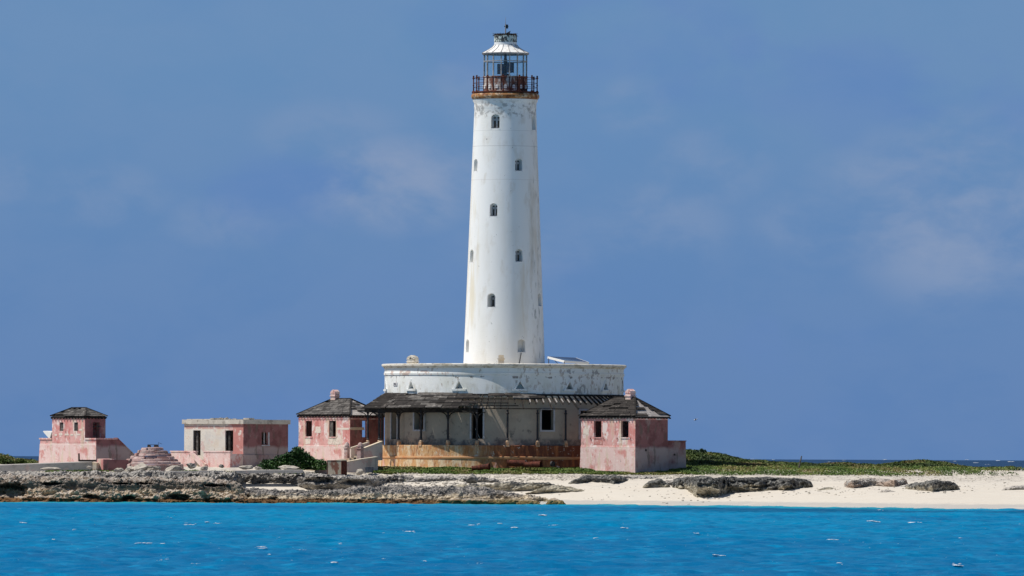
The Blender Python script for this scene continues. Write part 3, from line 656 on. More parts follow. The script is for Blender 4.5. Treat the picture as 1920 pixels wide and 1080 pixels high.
outcrop('pale broken rock band along the grass below the left half of the verandah', 735, 960, 681.0, [(735, 1.9), (800, 2.05), (880, 2.0), (960, 1.95)], 1.4, 2.6, M['rockdry'], amp=.17, seed=41, rows=46, taper=2.5)
outcrop('pale broken rock band under the grass in front of the right pink house', 1075, 1300, 681.6, [(1075, 1.9), (1150, 2.1), (1240, 2.05), (1300, 1.9)], 1.4, 2.4, M['rockdry'], amp=.14, seed=47, rows=46, taper=2.5)
outcrop('thin pale rock crust above the largest beach outcrop', 1290, 1570, 678.5, [(1290, 1.9), (1400, 2.0), (1500, 1.95), (1570, 1.8)], 1.4, 2.4, M['rockdry'], amp=.12, seed=53, rows=40, taper=2.5)
outcrop('low flat grey shelf joining the wedge-shaped rock to the largest outcrop', 1225, 1300, 676.0, [(1225, 1.6), (1260, 1.8), (1300, 1.75)], 1.0, 2.6, M['rockdry'], amp=.2, seed=71, rows=44, taper=.8, flat=.6)
outcrop('low flat grey shelf between the reddish outcrop and the flat-topped rock', 1680, 1760, 667.0, [(1680, 1.45), (1720, 1.62), (1760, 1.5)], .9, 2.6, M['rockdry'], amp=.16, seed=73, rows=44, taper=.8, flat=.6)
outcrop('very low broken rock streak trailing left of the dark strip under the pink house', 985, 1110, 674.5, [(985, 1.05), (1040, 1.35), (1110, 1.2)], .8, 2.0, M['rocktop'], amp=.16, seed=79, rows=40, taper=1.5, flat=.6)
outcrop('thin rock streak pointing right from the flat-topped rock', 1800, 1870, 668.5, [(1800, 1.5), (1830, 1.5), (1870, 1.3)], 1.0, 1.8, M['rockdry'], amp=.1, seed=83, rows=36, taper=1.2, flat=.6)
ICO = {}
def boulder(label, px, py, wpx, hpx, Y, mat=None, tilt=0.0, depth=.8, seed=0, cone=False, name='boulder', group='loose boulders above the rock ledge', flat=False):
    sdv = 3
    if sdv not in ICO:
        b = bmesh.new(); bmesh.ops.create_icosphere(b, subdivisions=4, radius=1)
        ICO[sdv] = (np.array([v.co[:] for v in b.verts]), np.array([[v.index for v in f.verts] for f in b.faces])); b.free()
    v, f = ICO[sdv]; S = Y / F
    a, c = wpx * S / 2, hpx * S / 2
    p = v.copy()
    for i in range(9):      # facet planes give broken faces
        r = np.random.default_rng(seed * 31 + i); nrm = r.normal(size=3); nrm /= np.linalg.norm(nrm); dd = r.uniform(.55, .9)
        q = p @ nrm; p = p - np.clip(q - dd, 0, None)[:, None] * nrm
    p = p * (1 + .12 * fbm(v[:, 0] * 2 + seed, v[:, 1] * 2, v[:, 2] * 2, 4)[:, None]) * 1.15
    if cone: kz = np.clip((1.15 - p[:, 2]) / 1.9, .12, 1.1); p[:, 0] *= kz; p[:, 1] *= kz
    p = p * np.array([a, a * depth, c]); ca, sa = math.cos(tilt), math.sin(tilt)
    p = np.stack([p[:, 0] * ca - p[:, 2] * sa, p[:, 1], p[:, 0] * sa + p[:, 2] * ca], -1)
    o = npmesh(name, p, f, mat or M['stone'], smooth=False); o.location = W(px, py, Y)
    return tag(o, label, 'rock', group)

# ------------------------------------------------------------------ lighthouse
CX, CY = WX(944.5, 700), 700.0
def zc(py): return H + (857.93 - py) * 700 / F
GZ0 = 2.62
lh = thing('lighthouse', 'tall tapering white lighthouse tower with a rusty gallery and glazed lantern', 'lighthouse', (CX, CY, GZ0))
r0, r1 = 76.3 / 24, 57.2 / 24
zb_, zt_ = zc(682) - GZ0, zc(188) - GZ0
slope = (r1 - r0) / (zt_ - zb_)
tz = lambda py: zc(py) - GZ0
trad = lambda z: r0 + slope * (z - zb_)
prof = [(0.0, zb_ - 5.5), (trad(zb_ - 5.5), zb_ - 5.5)] + [(trad(z), z) for z in np.linspace(zb_ - .4, tz(206), 46)] + [(trad(tz(204)) + .03, tz(204)), (trad(tz(199)) + .03, tz(199)), (r1 + .06, tz(194)), (r1 + .14, tz(190)), (r1 + .16, tz(187)), (0.0, tz(187))]
mb = MB(); mb.lathe(prof, 112)
tower = mb.build('tower', M['tower'], lh, smooth=True)
bm = bmesh.new(); bm.from_mesh(tower.data); bmesh.ops.remove_doubles(bm, verts=bm.verts, dist=1e-4); bmesh.ops.recalc_face_normals(bm, faces=bm.faces); bm.to_mesh(tower.data); bm.free()
# niches: (angle deg, pixel centre y, width m, height m, depth, sash)
NI = [(-18.4, 229.5, .70, 1.10, .42, 2), (66, 231, .70, 1.10, .5, 0), (-63, 310.5, .60, .95, .45, 0), (24.8, 310.5, .60, .95, .45, 1),
      (-19, 395, .62, 1.02, .48, 3), (-64.5, 480.5, .60, .98, .45, 0), (23.4, 480, .60, .98, .5, 4), (-20, 564, .66, 1.06, .85, 4),
      (68, 562, .62, 1.0, .5, 0), (-67, 649, .60, 1.0, .5, 0), (25.7, 649, .66, 1.0, .6, 0), (161, 310, .6, .95, .5, 0), (160, 480, .6, .95, .5, 0), (110, 395, .6, .95, .5, 0)]
cuts = []
for a, py, wd, ht, dp, sash in NI:
    R = trad(tz(py)); an = math.radians(a); nrm = Vector((math.sin(an), -math.cos(an), 0)); tx = Vector((math.cos(an), math.sin(an), 0))
    poly = [(-wd / 2, -ht / 2), (wd / 2, -ht / 2)] + [(wd / 2 * math.cos(q), ht / 2 - wd / 2 * .8 + wd / 2 * .8 * math.sin(q)) for q in np.linspace(0, math.pi, 9)]
    m_ = MB(); m_.prism(poly, nrm * (R - dp) + Vector((0, 0, tz(py))), tx, (0, 0, 1), nrm * (dp + .4)); cuts.append(m_)
cut(tower, cuts)
for a, py, wd, ht, dp, sash in NI:
    R = trad(tz(py)); an = math.radians(a)
    nrm = Vector((math.sin(an), -math.cos(an), 0)); tx = Vector((math.cos(an), math.sin(an), 0)); o_ = nrm * (R - dp + .02) + Vector((0, 0, tz(py)))
    sl_ = MB(); q = nrm * (R - .12) + Vector((0, 0, tz(py) - ht / 2 - .05))
    sl_.bar(q - tx * (wd / 2 + .04), q + tx * (wd / 2 + .04), .26, .07); sl_.build('window_sill', M['whiteiron'], lh)
    if sash:
        fr = MB(); zz = Vector((0, 0, 1))
        for s in (-1, 1): fr.bar(o_ + tx * s * (wd / 2 - .06) - zz * ht / 2, o_ + tx * s * (wd / 2 - .06) + zz * (ht / 2 - .2), .10, .06, up=tuple(nrm))
        fr.bar(o_ + zz * .14 - tx * wd / 2, o_ + zz * .14 + tx * wd / 2, .06, .10)
        fr.bar(o_ - zz * ht / 2, o_ + zz * .3, .08, .06, up=tuple(nrm))
        f_ = fr.build('window_frame', M['trimgrey'], lh)
        for sx in (-1, 1):
            pn = MB(); c_ = o_ + tx * sx * wd * .21 + nrm * .01
            pn.bar(c_ - zz * (ht / 2 - .06), c_ + zz * .06, wd * .20, .02, up=tuple(nrm)); pn.build('pane', M['dark'], f_)
            pn = MB(); pn.bar(c_ + zz * .22, c_ + zz * .33, wd * .22, .02, up=tuple(nrm)); pn.build('pane', M['dark'], f_)
# gallery
mb = MB(); zg = tz(187)
mb.lathe([(0, zg - .02), (r1 + .1, zg - .02)] + [(2.45 + .22 * math.sin(q), zg + .25 - .25 * math.cos(q)) for q in np.linspace(0.2, math.pi - .2, 9)] + [(2.42, zg + .50), (0, zg + .50)], 96)
gd = mb.build('gallery_ring', M['gallery'], lh, smooth=True)
mb = MB(); mb.lathe([(1.5, zg + .50), (2.62, zg + .50), (2.62, zg + .60), (1.5, zg + .60)], 96, close=True); mb.build('gallery_deck', M['rustiron'], lh, smooth=True)
zd = zg + .60
mb = MB()
mb.lathe([(0, 0), (.10, 0), (.10, .07), (.05, .10), (.045, .45), (.075, .50), (.045, .56), (.045, 1.0), (.09, 1.04), (.10, 1.10), (.05, 1.14), (.075, 1.20), (.05, 1.27), (0, 1.28)], 10)
post0 = None
for k in range(12):
    a = math.radians(-3.6 + 30 * k); p = (2.49 * math.sin(a), -2.49 * math.cos(a), zd)
    if post0 is None: post0 = mb.build('railing_post', M['rustiron'], lh, smooth=True, loc=p, rz=a)
    else: inst(post0, lh, p, a)
for hh in (.35, .68, 1.06):
    mb = MB(); mb.lathe([(2.475, zd + hh - .014), (2.505, zd + hh - .014), (2.505, zd + hh + .014), (2.475, zd + hh + .014)], 72, close=True); mb.build('railing_bar', M['rustiron'], lh)
# lantern drum with arched vents
zl1 = tz(143.5); RL = 41 / 24
mb = MB(); mb.lathe([(0, zd - .02), (RL + .05, zd - .02), (RL + .05, zd + .08), (RL, zd + .1), (RL, zl1 - .08), (RL + .05, zl1 - .06), (RL + .05, zl1), (0, zl1)], 64); mb.build('lantern_wall', M['lanternwall'], lh, smooth=True)
mv = MB(); poly = [(-.11, 0), (.11, 0)] + [(.11 * math.cos(q), .18 + .11 * math.sin(q)) for q in np.linspace(0, math.pi, 7)]
mv.prism(poly, (0, -RL - .05, 0), (1, 0, 0), (0, 0, 1), (0, .12, 0)); v0 = None
for k in range(16):
    a = math.radians(22.5 * k); 
    if v0 is None: v0 = mv.build('wall_vent', M['whiteiron'], lh, loc=(0, 0, zd + .24), rz=a)
    else: inst(v0, lh, (0, 0, zd + .24), a)
# ribs on the wall
mr = MB(); mr.box(-.035, .035, -RL - .045, -RL + .02, 0, zl1 - zd - .05); rb0 = None
for k in range(16):
    a = math.radians(22.5 * k + 11.25)
    if rb0 is None: rb0 = mr.build('wall_rib', M['rustiron'], lh, loc=(0, 0, zd), rz=a)
    else: inst(rb0, lh, (0, 0, zd), a)
# glazing: 16 bars, two tiers of panes
zl2 = tz(100); RG = 40.5 / 24; zm = tz(115.5)
mm = MB(); mm.box(-.035, .035, -RG - .05, -RG + .05, 0, zl2 - zl1); b0 = None
for k in range(16):
    a = math.radians(22.5 * k + 11.25)
    if b0 is None: b0 = mm.build('glazing_bar', M['greyiron'], lh, loc=(0, 0, zl1), rz=a)
    else: inst(b0, lh, (0, 0, zl1), a)
half = RG * math.tan(math.radians(11.25)) - .03
tb = MB(); tb.box(-half - .03, half + .03, -RG * math.cos(math.radians(11.25)) - .03, -RG * math.cos(math.radians(11.25)) + .03, -.035, .035); t0 = None
pa = MB(); pa.box(-half, half, -RG * math.cos(math.radians(11.25)) - .006, -RG * math.cos(math.radians(11.25)) + .006, zl1 - zm + .01, -.04)
pb = MB(); pb.box(-half, half, -RG * math.cos(math.radians(11.25)) - .006, -RG * math.cos(math.radians(11.25)) + .006, .04, zl2 - zm - .01)
for k in range(16):
    a = math.radians(22.5 * k)
    if t0 is None:
        t0 = tb.build('glazing_crossbar', M['greyiron'], lh, loc=(0, 0, zm), rz=a)
        p0 = pa.build('lantern_pane', M['glass'], lh, loc=(0, 0, zm), rz=a); p1 = pb.build('lantern_pane', M['glass'], lh, loc=(0, 0, zm), rz=a)
    else: inst(t0, lh, (0, 0, zm), a); inst(p0, lh, (0, 0, zm), a); inst(p1, lh, (0, 0, zm), a)
# roof
zr1, zr2 = tz(99.5), tz(84.5)
pr = [(1.83, zr1), (1.62, zr1 + .10), (1.30, zr1 + .27), (1.05, zr1 + .44), (.90, zr2)]
up_ = [(r, z) for r, z in pr]; dn = [(r, z - .06) for r, z in reversed(pr)]
mb = MB(); mb.lathe(up_ + dn, 16, 11.25, 371.25, close=True); mb.build('lantern_roof', M['whiteiron'], lh)
mb = MB(); mb.lathe([(1.70, zr1 - .14), (1.80, zr1 - .14), (1.86, zr1 - .02), (1.70, zr1 - .02)], 48, close=True); mb.build('roof_gutter', M['greyiron'], lh)
mb = MB()
for (ra, za), (rb, zb2) in zip(pr[:-1], pr[1:]): mb.bar((0, -ra - .0, za + .01), (0, -rb, zb2 + .01), .05, .05)
s0 = None
for k in range(16):
    a = math.radians(22.5 * k + 11.25)
    if s0 is None: s0 = mb.build('roof_seam', M['greyiron'], lh, rz=a)
    else: inst(s0, lh, (0, 0, 0), a)
za, zb2, zc2 = tz(84.5), tz(79.5), tz(66.5)
mb = MB(); mb.lathe([(0, za - .05), (.88, za - .05), (.88, zb2), (.84, zb2 + .04), (0, zb2 + .04)], 40); mb.build('roof_neck', M['whiteiron'], lh, smooth=True)
mb = MB(); mb.lathe([(0, zb2 + .03), (.90, zb2 + .03), (.90, zc2), (.80, zc2), (.80, zc2 - .15), (0, zc2 - .15)], 40); mb.build('ventilator_drum', M['peeling'], lh, smooth=True)
mb = MB(); mb.cyl((0, 0, zc2 - .2), (0, 0, tz(45)), .05, .045, 8); mb.cyl((0, 0, tz(47)), (0, 0, tz(32)), .025, .008, 6); mb.build('roof_mast', M['greyiron'], lh)
mb = MB(); mb.box(.04, .20, -.02, .02, tz(53.5), tz(46)); mb.box(.0, .26, -.015, .015, tz(49.8), tz(49.2)); mb.box(-.10, .06, -.03, .03, tz(50.5), tz(48.5)); mb.build('wind_vane', M['lampgear'], lh)
mb = MB(); mb.hexa([(-.02, -.1, tz(66)), (.32, -.1, tz(63)), (.32, .1, tz(63)), (-.02, .1, tz(66)), (-.05, -.1, tz(63.5)), (.40, -.05, tz(57.5)), (.40, .05, tz(57.5)), (-.05, .1, tz(63.5))]); mb.build('bent_cowl', M['lampgear'], lh)
mb = MB(); r_ = random.Random(3)
for i in range(420):
    a = r_.uniform(0, 2 * math.pi); rr = .15 + .72 * math.sqrt(r_.random()); z = zc2 + r_.uniform(-.10, .12); d = a + r_.uniform(.6, 2.5); L = r_.uniform(.1, .3)
    c = Vector((rr * math.cos(a), rr * math.sin(a), z)); v = Vector((math.cos(d), math.sin(d), r_.uniform(-.35, .35))) * L
    mb.bar(c - v, c + v, .022, .022)
nest = mb.build('bird_nest', M['sticks'], None); nest.location = (CX, CY, GZ0); tag(nest, 'ragged bird nest of dark sticks on top of the lighthouse lantern', 'nest')
# the lamp
lg = MB(); lg.cyl((0, 0, zl1), (0, 0, tz(138)), .42, .36, 16); lg.cyl((0, 0, tz(138)), (0, 0, tz(117)), .12, .12, 10); lg.build('lamp_pedestal', M['lampgear'], lh)
for sx, wy in ((-.33, .25), (.36, .35)):
    lp = MB(); x0, x1 = sx - .31, sx + .31; zA, zB = tz(139 if sx < 0 else 136), tz(120 if sx < 0 else 118)
    lp.box(x0, x1, -wy, wy, zA, zB); l_ = lp.build('lamp_panel', M['lampgear'], lh)
    lq = MB()
    for i in range(3):
        for j in range(2): lq.cyl((x0 + .14 + .26 * j, -wy - .03, zA + .15 + .24 * i), (x0 + .14 + .26 * j, -wy + .01, zA + .15 + .24 * i), .09, .09, 10)
    lq.build('lamp_lens', M['panel'], l_)
lg = MB(); lg.cyl((0, 0, tz(117)), (0, 0, tz(110)), .17, .13, 10); lg.cyl((0, 0, tz(110)), (0, 0, tz(101)), .10, .12, 10); lg.build('lamp_flue', M['lampgear'], lh)
mb = MB(); a = math.radians(24.5); mb.cyl((trad(tz(660)) * math.sin(a) + .03, -trad(tz(660)) * math.cos(a) - .05, tz(662)), (trad(tz(680)) * math.sin(a - .05), -trad(tz(680)) * math.cos(a) - .1, tz(683)), .035, .035, 6); mb.build('drain_pipe', M['blackiron'], lh)

# ------------------------------------------------------------------ round keepers' building
rb = thing('round_building', 'round white building ringed by a ruined verandah at the foot of the lighthouse', 'building', (CX, CY, GZ0))
def fz(py, r): return H + (857.93 - py) * (700 - r) / F - GZ0     # height of a feature seen on the near side at radius r
RD = 224 / 24
zfl = fz(835, 9.8)                # verandah floor
ztop = fz(690, RD); zroof = fz(739, RD)
mb = MB(); mb.lathe([(RD - .6, zroof - .25), (RD, zroof - .25), (RD, fz(703, RD)), (RD + .055, fz(702.5, RD)), (RD + .07, fz(698.5, RD)), (RD + .015, fz(697.5, RD)), (RD + .015, ztop), (RD - .6, ztop)], 160, close=True)
drum = mb.build('drum_wall', M['drum'], rb, smooth=True)
bm = bmesh.new(); bm.from_mesh(drum.data); bmesh.ops.recalc_face_normals(bm, faces=bm.faces); bm.to_mesh(drum.data); bm.free()
VA = [-80.6, -50.2, -21.8, 7.7, 33, 57.5, 81, 108, 135, 162, -108, -135, -162]
cuts = []
va_, vb_ = fz(729.0, RD), fz(714.5, RD)
for a in VA:
    an = math.radians(a); nrm = Vector((math.sin(an), -math.cos(an), 0)); tx = Vector((math.cos(an), math.sin(an), 0)); q = MB()
    q.prism([(-.33, va_), (.33, va_), (0, vb_)], nrm * (RD - .56), tx, (0, 0, 1), nrm * 1.0); cuts.append(q)
cut(drum, cuts)
for a in VA:
    an = math.radians(a); nrm = Vector((math.sin(an), -math.cos(an), 0)); tx = Vector((math.cos(an), math.sin(an), 0)); q = MB(); Z = Vector((0, 0, 1))
    o_ = nrm * (RD + .0)
    for s in (-1, 1): q.bar(o_ + tx * s * .43 + Z * (va_ - .03), o_ + Z * (vb_ + .13), .12, .09, up=tuple(nrm))
    v_ = q.build('triangle_vent', M['drum'], rb)
    q = MB(); q.bar(o_ - tx * .60 + Z * (va_ - .085) + nrm * .03, o_ + tx * .60 + Z * (va_ - .085) + nrm * .03, .16, .14); q.build('vent_sill', M['drum'], v_)
mb = MB(); rc = 229.5 / 24
mb.lathe([(RD - .62, ztop), (RD + .015, ztop), (RD + .05, fz(689.5, RD)), (RD + .09, fz(688, rc)), (rc - .05, fz(686, rc)), (rc, fz(685.5, rc)), (rc + .01, fz(682.5, rc)), (rc - .06, fz(681.3, rc)), (RD - .62, fz(681.3, rc))], 160, close=True); mb.build('cornice', M['cornice'], rb, smooth=True)
mb = MB(); mb.lathe([(0, ztop + .05), (RD - .5, ztop + .05), (RD - .5, ztop + .15), (0, ztop + .15)], 64); mb.build('terrace_roof', M['cornice'], rb)
# number plate
an = math.radians(-64.5); nrm = Vector((math.sin(an), -math.cos(an), 0)); tx = Vector((math.cos(an), math.sin(an), 0)); Z = Vector((0, 0, 1)); q = MB(); c = nrm * (RD + .01) + Z * fz(720.5, RD)
q.bar(c - tx * .34, c + tx * .34, .04, .28); plate = q.build('number_plate', M['trimgrey'], rb)
cu = bpy.data.curves.new('plate_lettering', 'FONT'); cu.body = '71.'; cu.size = .30; cu.extrude = .008; cu.align_x = 'CENTER'; cu.align_y = 'CENTER'
tmp = bpy.data.objects.new('tmp_text', cu); COL.objects.link(tmp); bpy.context.view_layer.update()
me = bpy.data.meshes.new_from_object(tmp.evaluated_get(bpy.context.evaluated_depsgraph_get())); bpy.data.objects.remove(tmp)
lt = bpy.data.objects.new('lettering', me); COL.objects.link(lt); lt.parent = plate; me.materials.clear(); me.materials.append(M['blackiron'])
lt.location = c + nrm * .035; lt.rotation_euler = (math.radians(90), 0, an); lt.scale = (1.5, .8, 1)
# roof-top chimneys
def gable_chimney(par, x, y, z, wd, dp, ht, rz, m, arch=True, name='chimney'):
    q = MB(); q.box(-wd / 2, wd / 2, -dp / 2, dp / 2, 0, ht * .42); q.box(-wd / 2 - .05, wd / 2 + .05, -dp / 2 - .05, dp / 2 + .05, ht * .42, ht * .5)
    q.box(-wd / 2, wd / 2, -dp / 2, dp / 2, ht * .5, ht * .66)
    q.prism([(-wd / 2 - .03, ht * .66), (wd / 2 + .03, ht * .66), (wd / 2 - .04, ht * .84), (0, ht), (-wd / 2 + .04, ht * .84)], (0, -dp / 2 - .03, 0), (1, 0, 0), (0, 0, 1), (0, dp + .06, 0))
    o = q.build(name, m, par, loc=(x, y, z), rz=rz)
    if arch:
        q = MB(); q.prism([(-.09, ht * .69), (.09, ht * .69), (0, ht * .86)], (0, -dp / 2 - .05, 0), (1, 0, 0), (0, 0, 1), (0, .06, 0)); q.build('smoke_hole', M['dark'], o)
    return o
gable_chimney(rb, -171.5 / 24, 0, ztop + .1, .62, .85, .3 + 16 / 24, math.radians(-22), M['cornice'])
q = MB(); q.box(-.23, .23, -.23, .23, 0, .60); q.box(-.29, .29, -.29, .29, .60, .70); q.box(-.22, .22, -.22, .22, .70, .95, .02); q.build('chimney', M['cream'], rb, loc=(-5.5 / 24, -5.0, ztop + .1))
# verandah wall with openings
RW = RD - .04
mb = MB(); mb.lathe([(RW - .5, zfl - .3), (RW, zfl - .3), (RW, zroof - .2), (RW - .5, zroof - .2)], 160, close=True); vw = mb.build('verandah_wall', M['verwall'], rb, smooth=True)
def ang(px, r=RW): return math.degrees(math.asin(max(-1, min(1, (px - 944.5) / (r * 24)))))
OP = []   # (angle, width, z0, z1, kind)
for x0, x1, y0, y1, k in [(735.5, 746.5, 770, 824, 'door'), (779, 796.5, 772, 806, 'window'), (885, 906, 767, 823, 'door'), (1014, 1036, 768, 806, 'window'), (1086, 1100, 769, 823, 'door')]:
    a0, a1 = ang(x0), ang(x1); OP.append(((a0 + a1) / 2, 2 * RW * math.sin(math.radians((a1 - a0) / 2)), fz(y1, RW), fz(y0, RW), k))
for a in (-100, -130, 75, 110, 150, 180): OP.append((a, .95, fz(823, RW), fz(768, RW), 'door'))
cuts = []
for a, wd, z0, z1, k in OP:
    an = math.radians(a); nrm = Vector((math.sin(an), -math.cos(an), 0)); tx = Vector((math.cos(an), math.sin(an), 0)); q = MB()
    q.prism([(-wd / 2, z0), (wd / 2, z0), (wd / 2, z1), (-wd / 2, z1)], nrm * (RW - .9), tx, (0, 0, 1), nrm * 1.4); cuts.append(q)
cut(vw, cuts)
for a, wd, z0, z1, k in OP:
    an = math.radians(a); nrm = Vector((math.sin(an), -math.cos(an), 0)); tx = Vector((math.cos(an), math.sin(an), 0)); q = MB(); o_ = nrm * (RW + .0); Z = Vector((0, 0, 1)); e = .13
    for s in (-1, 1): q.bar(o_ + tx * s * (wd / 2 + e / 2) + Z * (z0 - (0 if k == 'door' else e)), o_ + tx * s * (wd / 2 + e / 2) + Z * (z1 + e), e, .14, up=tuple(nrm))
    q.bar(o_ - tx * wd / 2 + Z * (z1 + e / 2), o_ + tx * wd / 2 + Z * (z1 + e / 2), .14, e)
    if k == 'window': q.bar(o_ - tx * (wd / 2 + .0) + Z * (z0 - e / 2), o_ + tx * (wd / 2 + .0) + Z * (z0 - e / 2), .18, e)
    fo = q.build(k + '_frame', M['trimgrey'], rb)
    if -40 < a < -30 or abs(a) < 12 and k == 'door':
        q = MB(); q.bar(o_ - nrm * .3 - tx * wd * .30 + Z * z0, o_ - nrm * .3 - tx * wd * .30 + Z * z1, wd * .30, .05, up=tuple(nrm)); q.build('shutter' if k == 'window' else 'door_leaf', M['darkwood'], fo)
    if abs(a) < 14 and k == 'door':
        q = MB(); q.bar(o_ - nrm * .1 - tx * wd * .2 + Z * (z0 + .8), o_ - nrm * .1 + tx * wd * .2 + Z * (z0 + .05), .10, .03); q.build('loose_plank', M['palewood'], fo)
# interior core so openings look into dark rooms
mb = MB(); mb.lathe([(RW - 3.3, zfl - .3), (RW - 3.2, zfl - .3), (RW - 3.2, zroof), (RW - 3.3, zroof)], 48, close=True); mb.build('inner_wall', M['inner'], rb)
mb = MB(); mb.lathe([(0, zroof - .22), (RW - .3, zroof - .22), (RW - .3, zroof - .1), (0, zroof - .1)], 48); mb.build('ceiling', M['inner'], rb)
# platform
RP = 237 / 24
mb = MB(); zl = fz(856, RP); 
mb.lathe([(0, zfl), (RP - .1, zfl), (RP - .05, zfl - .03), (RP - .05, zl), (0, zl)], 160); mb.build('platform_wall', M['rustwall'], rb, smooth=True)
mb = MB(); mb.lathe([(0, zl), (RP - .02, zl), (RP + .08, zl - .03), (RP + .08, zl - .14), (RP + .03, zl - .2), (RP + .03, zl - .22), (0, zl - .22)], 160); mb.build('platform_ledge', M['rustledge'], rb, smooth=True)
mb = MB(); mb.lathe([(0, zl - .2), (RP + .02, zl - .2), (RP + .10, -.5), (0, -.5)], 160); mb.build('platform_base', M['rustwall'], rb, smooth=True)
# columns on pedestals
RC = 9.72; zbm = fz(768, RC); zpd = zfl + .40
cA = [-112] + [ang(p, 9.79) for p in (715, 747.6, 790, 840.5, 894.5, 951.5, 1007.5, 1060)] + [43.5, 57, 71, 85, 100, 116, 132]
cm = MB(); cm.lathe([(0, 0), (.10, 0), (.12, .08), (.085, .12), (.075, 2.0), (.12, 2.05), (.12, 2.10), (.08, 2.14), (.08, zbm - zpd), (0, zbm - zpd)], 10)
ped = MB(); ped.box(-.15, .15, -.15, .15, -.1, .24, .02); ped.lathe([(.0, .24), (.13, .24), (.14, .31), (.09, .37), (0, .40)], 10)
c0 = q0 = None
for i, a in enumerate(cA):
    an = math.radians(a); p = (RC * math.sin(an), -RC * math.cos(an), zfl)
    if q0 is None: q0 = ped.build('pedestal', M['pedestal'], rb, loc=p, rz=an)
    else: inst(q0, rb, p, an)
    p = (p[0], p[1], zpd)
    if c0 is None: co = c0 = cm.build('column', M['blackiron'], rb, smooth=True, loc=p, rz=an)
    else: co = inst(c0, rb, p, an)
    if a < -2:        # arched brackets under the beam
        bk = MB()
        for s in (-1, 1):
            pts = [Vector((s * (.05 + .62 * (1 - math.cos(q))), 0, zbm - zpd - .75 + .55 * math.sin(q))) for q in np.linspace(0, math.pi / 2, 6)]
            for u, v in zip(pts[:-1], pts[1:]): bk.bar(u, v, .07, .10, up=(0, 1, 0))
        bk.build('bracket', M['darkwood'], co)
# eave beam, short segments
def arcbeam(a0, a1, r, z0, z1, th, name, m, par):
    q = MB(); q.lathe([(r - th / 2, z0), (r + th / 2, z0), (r + th / 2, z1), (r - th / 2, z1)], max(2, int((a1 - a0) / 2.5)), a0, a1, close=True); return q.build(name, m, par)
for a0, a1 in zip(cA[:-1], cA[1:]):
    if a1 < 0: arcbeam(a0 + .1, a1 - .1, RC, zbm - .24, zbm + .14, .14, 'eave_beam', M['darkwood'], rb)
    elif a0 < 16: arcbeam(a0 + .1, a1 - .1, RC, zbm + .04, zbm + .11, .09, 'eave_beam', M['darkwood'], rb)
# rafters
Ri, Ro = RD + .02, 10.9; zi, zo = zroof + .04, fz(764, 10.6)
def rz_(r): return zi + (zo - zi) * (r - Ri) / (Ro - Ri)
rf = MB(); rf.bar((0, -Ri, zi - .08), (0, -Ro, zo - .08), .085, .13); f0 = None
rfs = MB(); rfs.bar((0, -Ri, zi - .08), (0, -10.35, rz_(10.35) - .08), .085, .13); f1 = None
for k, a in enumerate(np.arange(-100, 118, 3.0)):
    an = math.radians(a + random.uniform(-.25, .25)); full = a < 4 or (k % 4 == 0)
    src = f0 if full else f1
    if src is None:
        o = (rf if full else rfs).build('rafter', M['darkwood'], rb, rz=an)
        if full: f0 = o
        else: f1 = o
    else: inst(src, rb, (0, 0, 0), an)
# pale bars along some rafters; the sunlit side put into their colour
bt = MB(); bt.bar((0, -Ri - .55, rz_(Ri + .55) + .02), (0, -10.34, rz_(10.34) + .02), .075, .05); e0 = None
for a in np.arange(11, 62, 3.0):
    an = math.radians(a + .42)
    if e0 is None: e0 = bt.build('sunlit_rafter_strip', M['palewood'], rb, rz=an)
    else: inst(e0, rb, (0, 0, 0), an)
for r, a0, a1 in [(10.0, -26, -13), (10.0, -12.5, 1), (10.0, 1.6, 16), (10.45, -26, -12), (10.45, -11, 2), (9.7, -25, -12), (9.75, 2, 15.5), (10.75, -30, -12), (10.75, -11, 6)]:
    arcbeam(a0, a1, r, rz_(r) - .0, rz_(r) + .07, .10, 'purlin', M['darkwood'], rb)
arcbeam(-100, 117, RD + .06, zroof - .12, zroof + .02, .08, 'wall_plate', M['darkwood'], rb)
# roof boards: rows of rotten planks
NR = 6; rad_ = np.linspace(Ri, Ro + .08, NR + 1)
rowmesh = []
for i in range(NR):
    ra, rb_ = rad_[i], rad_[i + 1] + .07; q = MB(); za_, zb3 = rz_(ra) + .045, rz_(rb_) + .06
    q.lathe([(ra, za_ - .03), (rb_, zb3 - .03), (rb_, zb3 + .035), (ra, za_)], 4, -3.70, 3.70, close=True); rowmesh.append(q)
row0 = [None] * NR; R_ = random.Random(5); cnt = 0
for j, a in enumerate(np.arange(-176, 16, 7.5)):
    for i in range(NR):
        off = (i % 2) * 3.7; aa = a + off
        keep = .97 if aa < -31 else (.86 if aa < -24 else 0)
        if -24 <= aa < -12: keep = {0: .95, 1: .9, 2: .35, 3: .2, 4: .6, 5: .5}[i]
        elif -12 <= aa < 1: keep = {0: .8, 1: 0, 2: 0, 3: .0, 4: .15, 5: .0}[i]
        elif aa >= 1: keep = 1 if i in (0, 1) else 0
        if R_.random() > keep: continue
        an = math.radians(aa + R_.uniform(-.15, .15)); lz = R_.uniform(-.012, .045)
        if row0[i] is None: row0[i] = rowmesh[i].build('roof_board', M['darkwood'], rb, loc=(0, 0, lz), rz=an); o = row0[i]
        else: o = inst(row0[i], rb, (0, 0, lz), an)
        o.rotation_euler.x = R_.uniform(-.003, .003); o.scale = (1 + (R_.uniform(-.004, .008) if i == NR - 1 else 0),) * 2 + (1,)
        if R_.random() < .33: 
            o.data = o.data.copy(); o.data.materials[0] = M['oldwood']
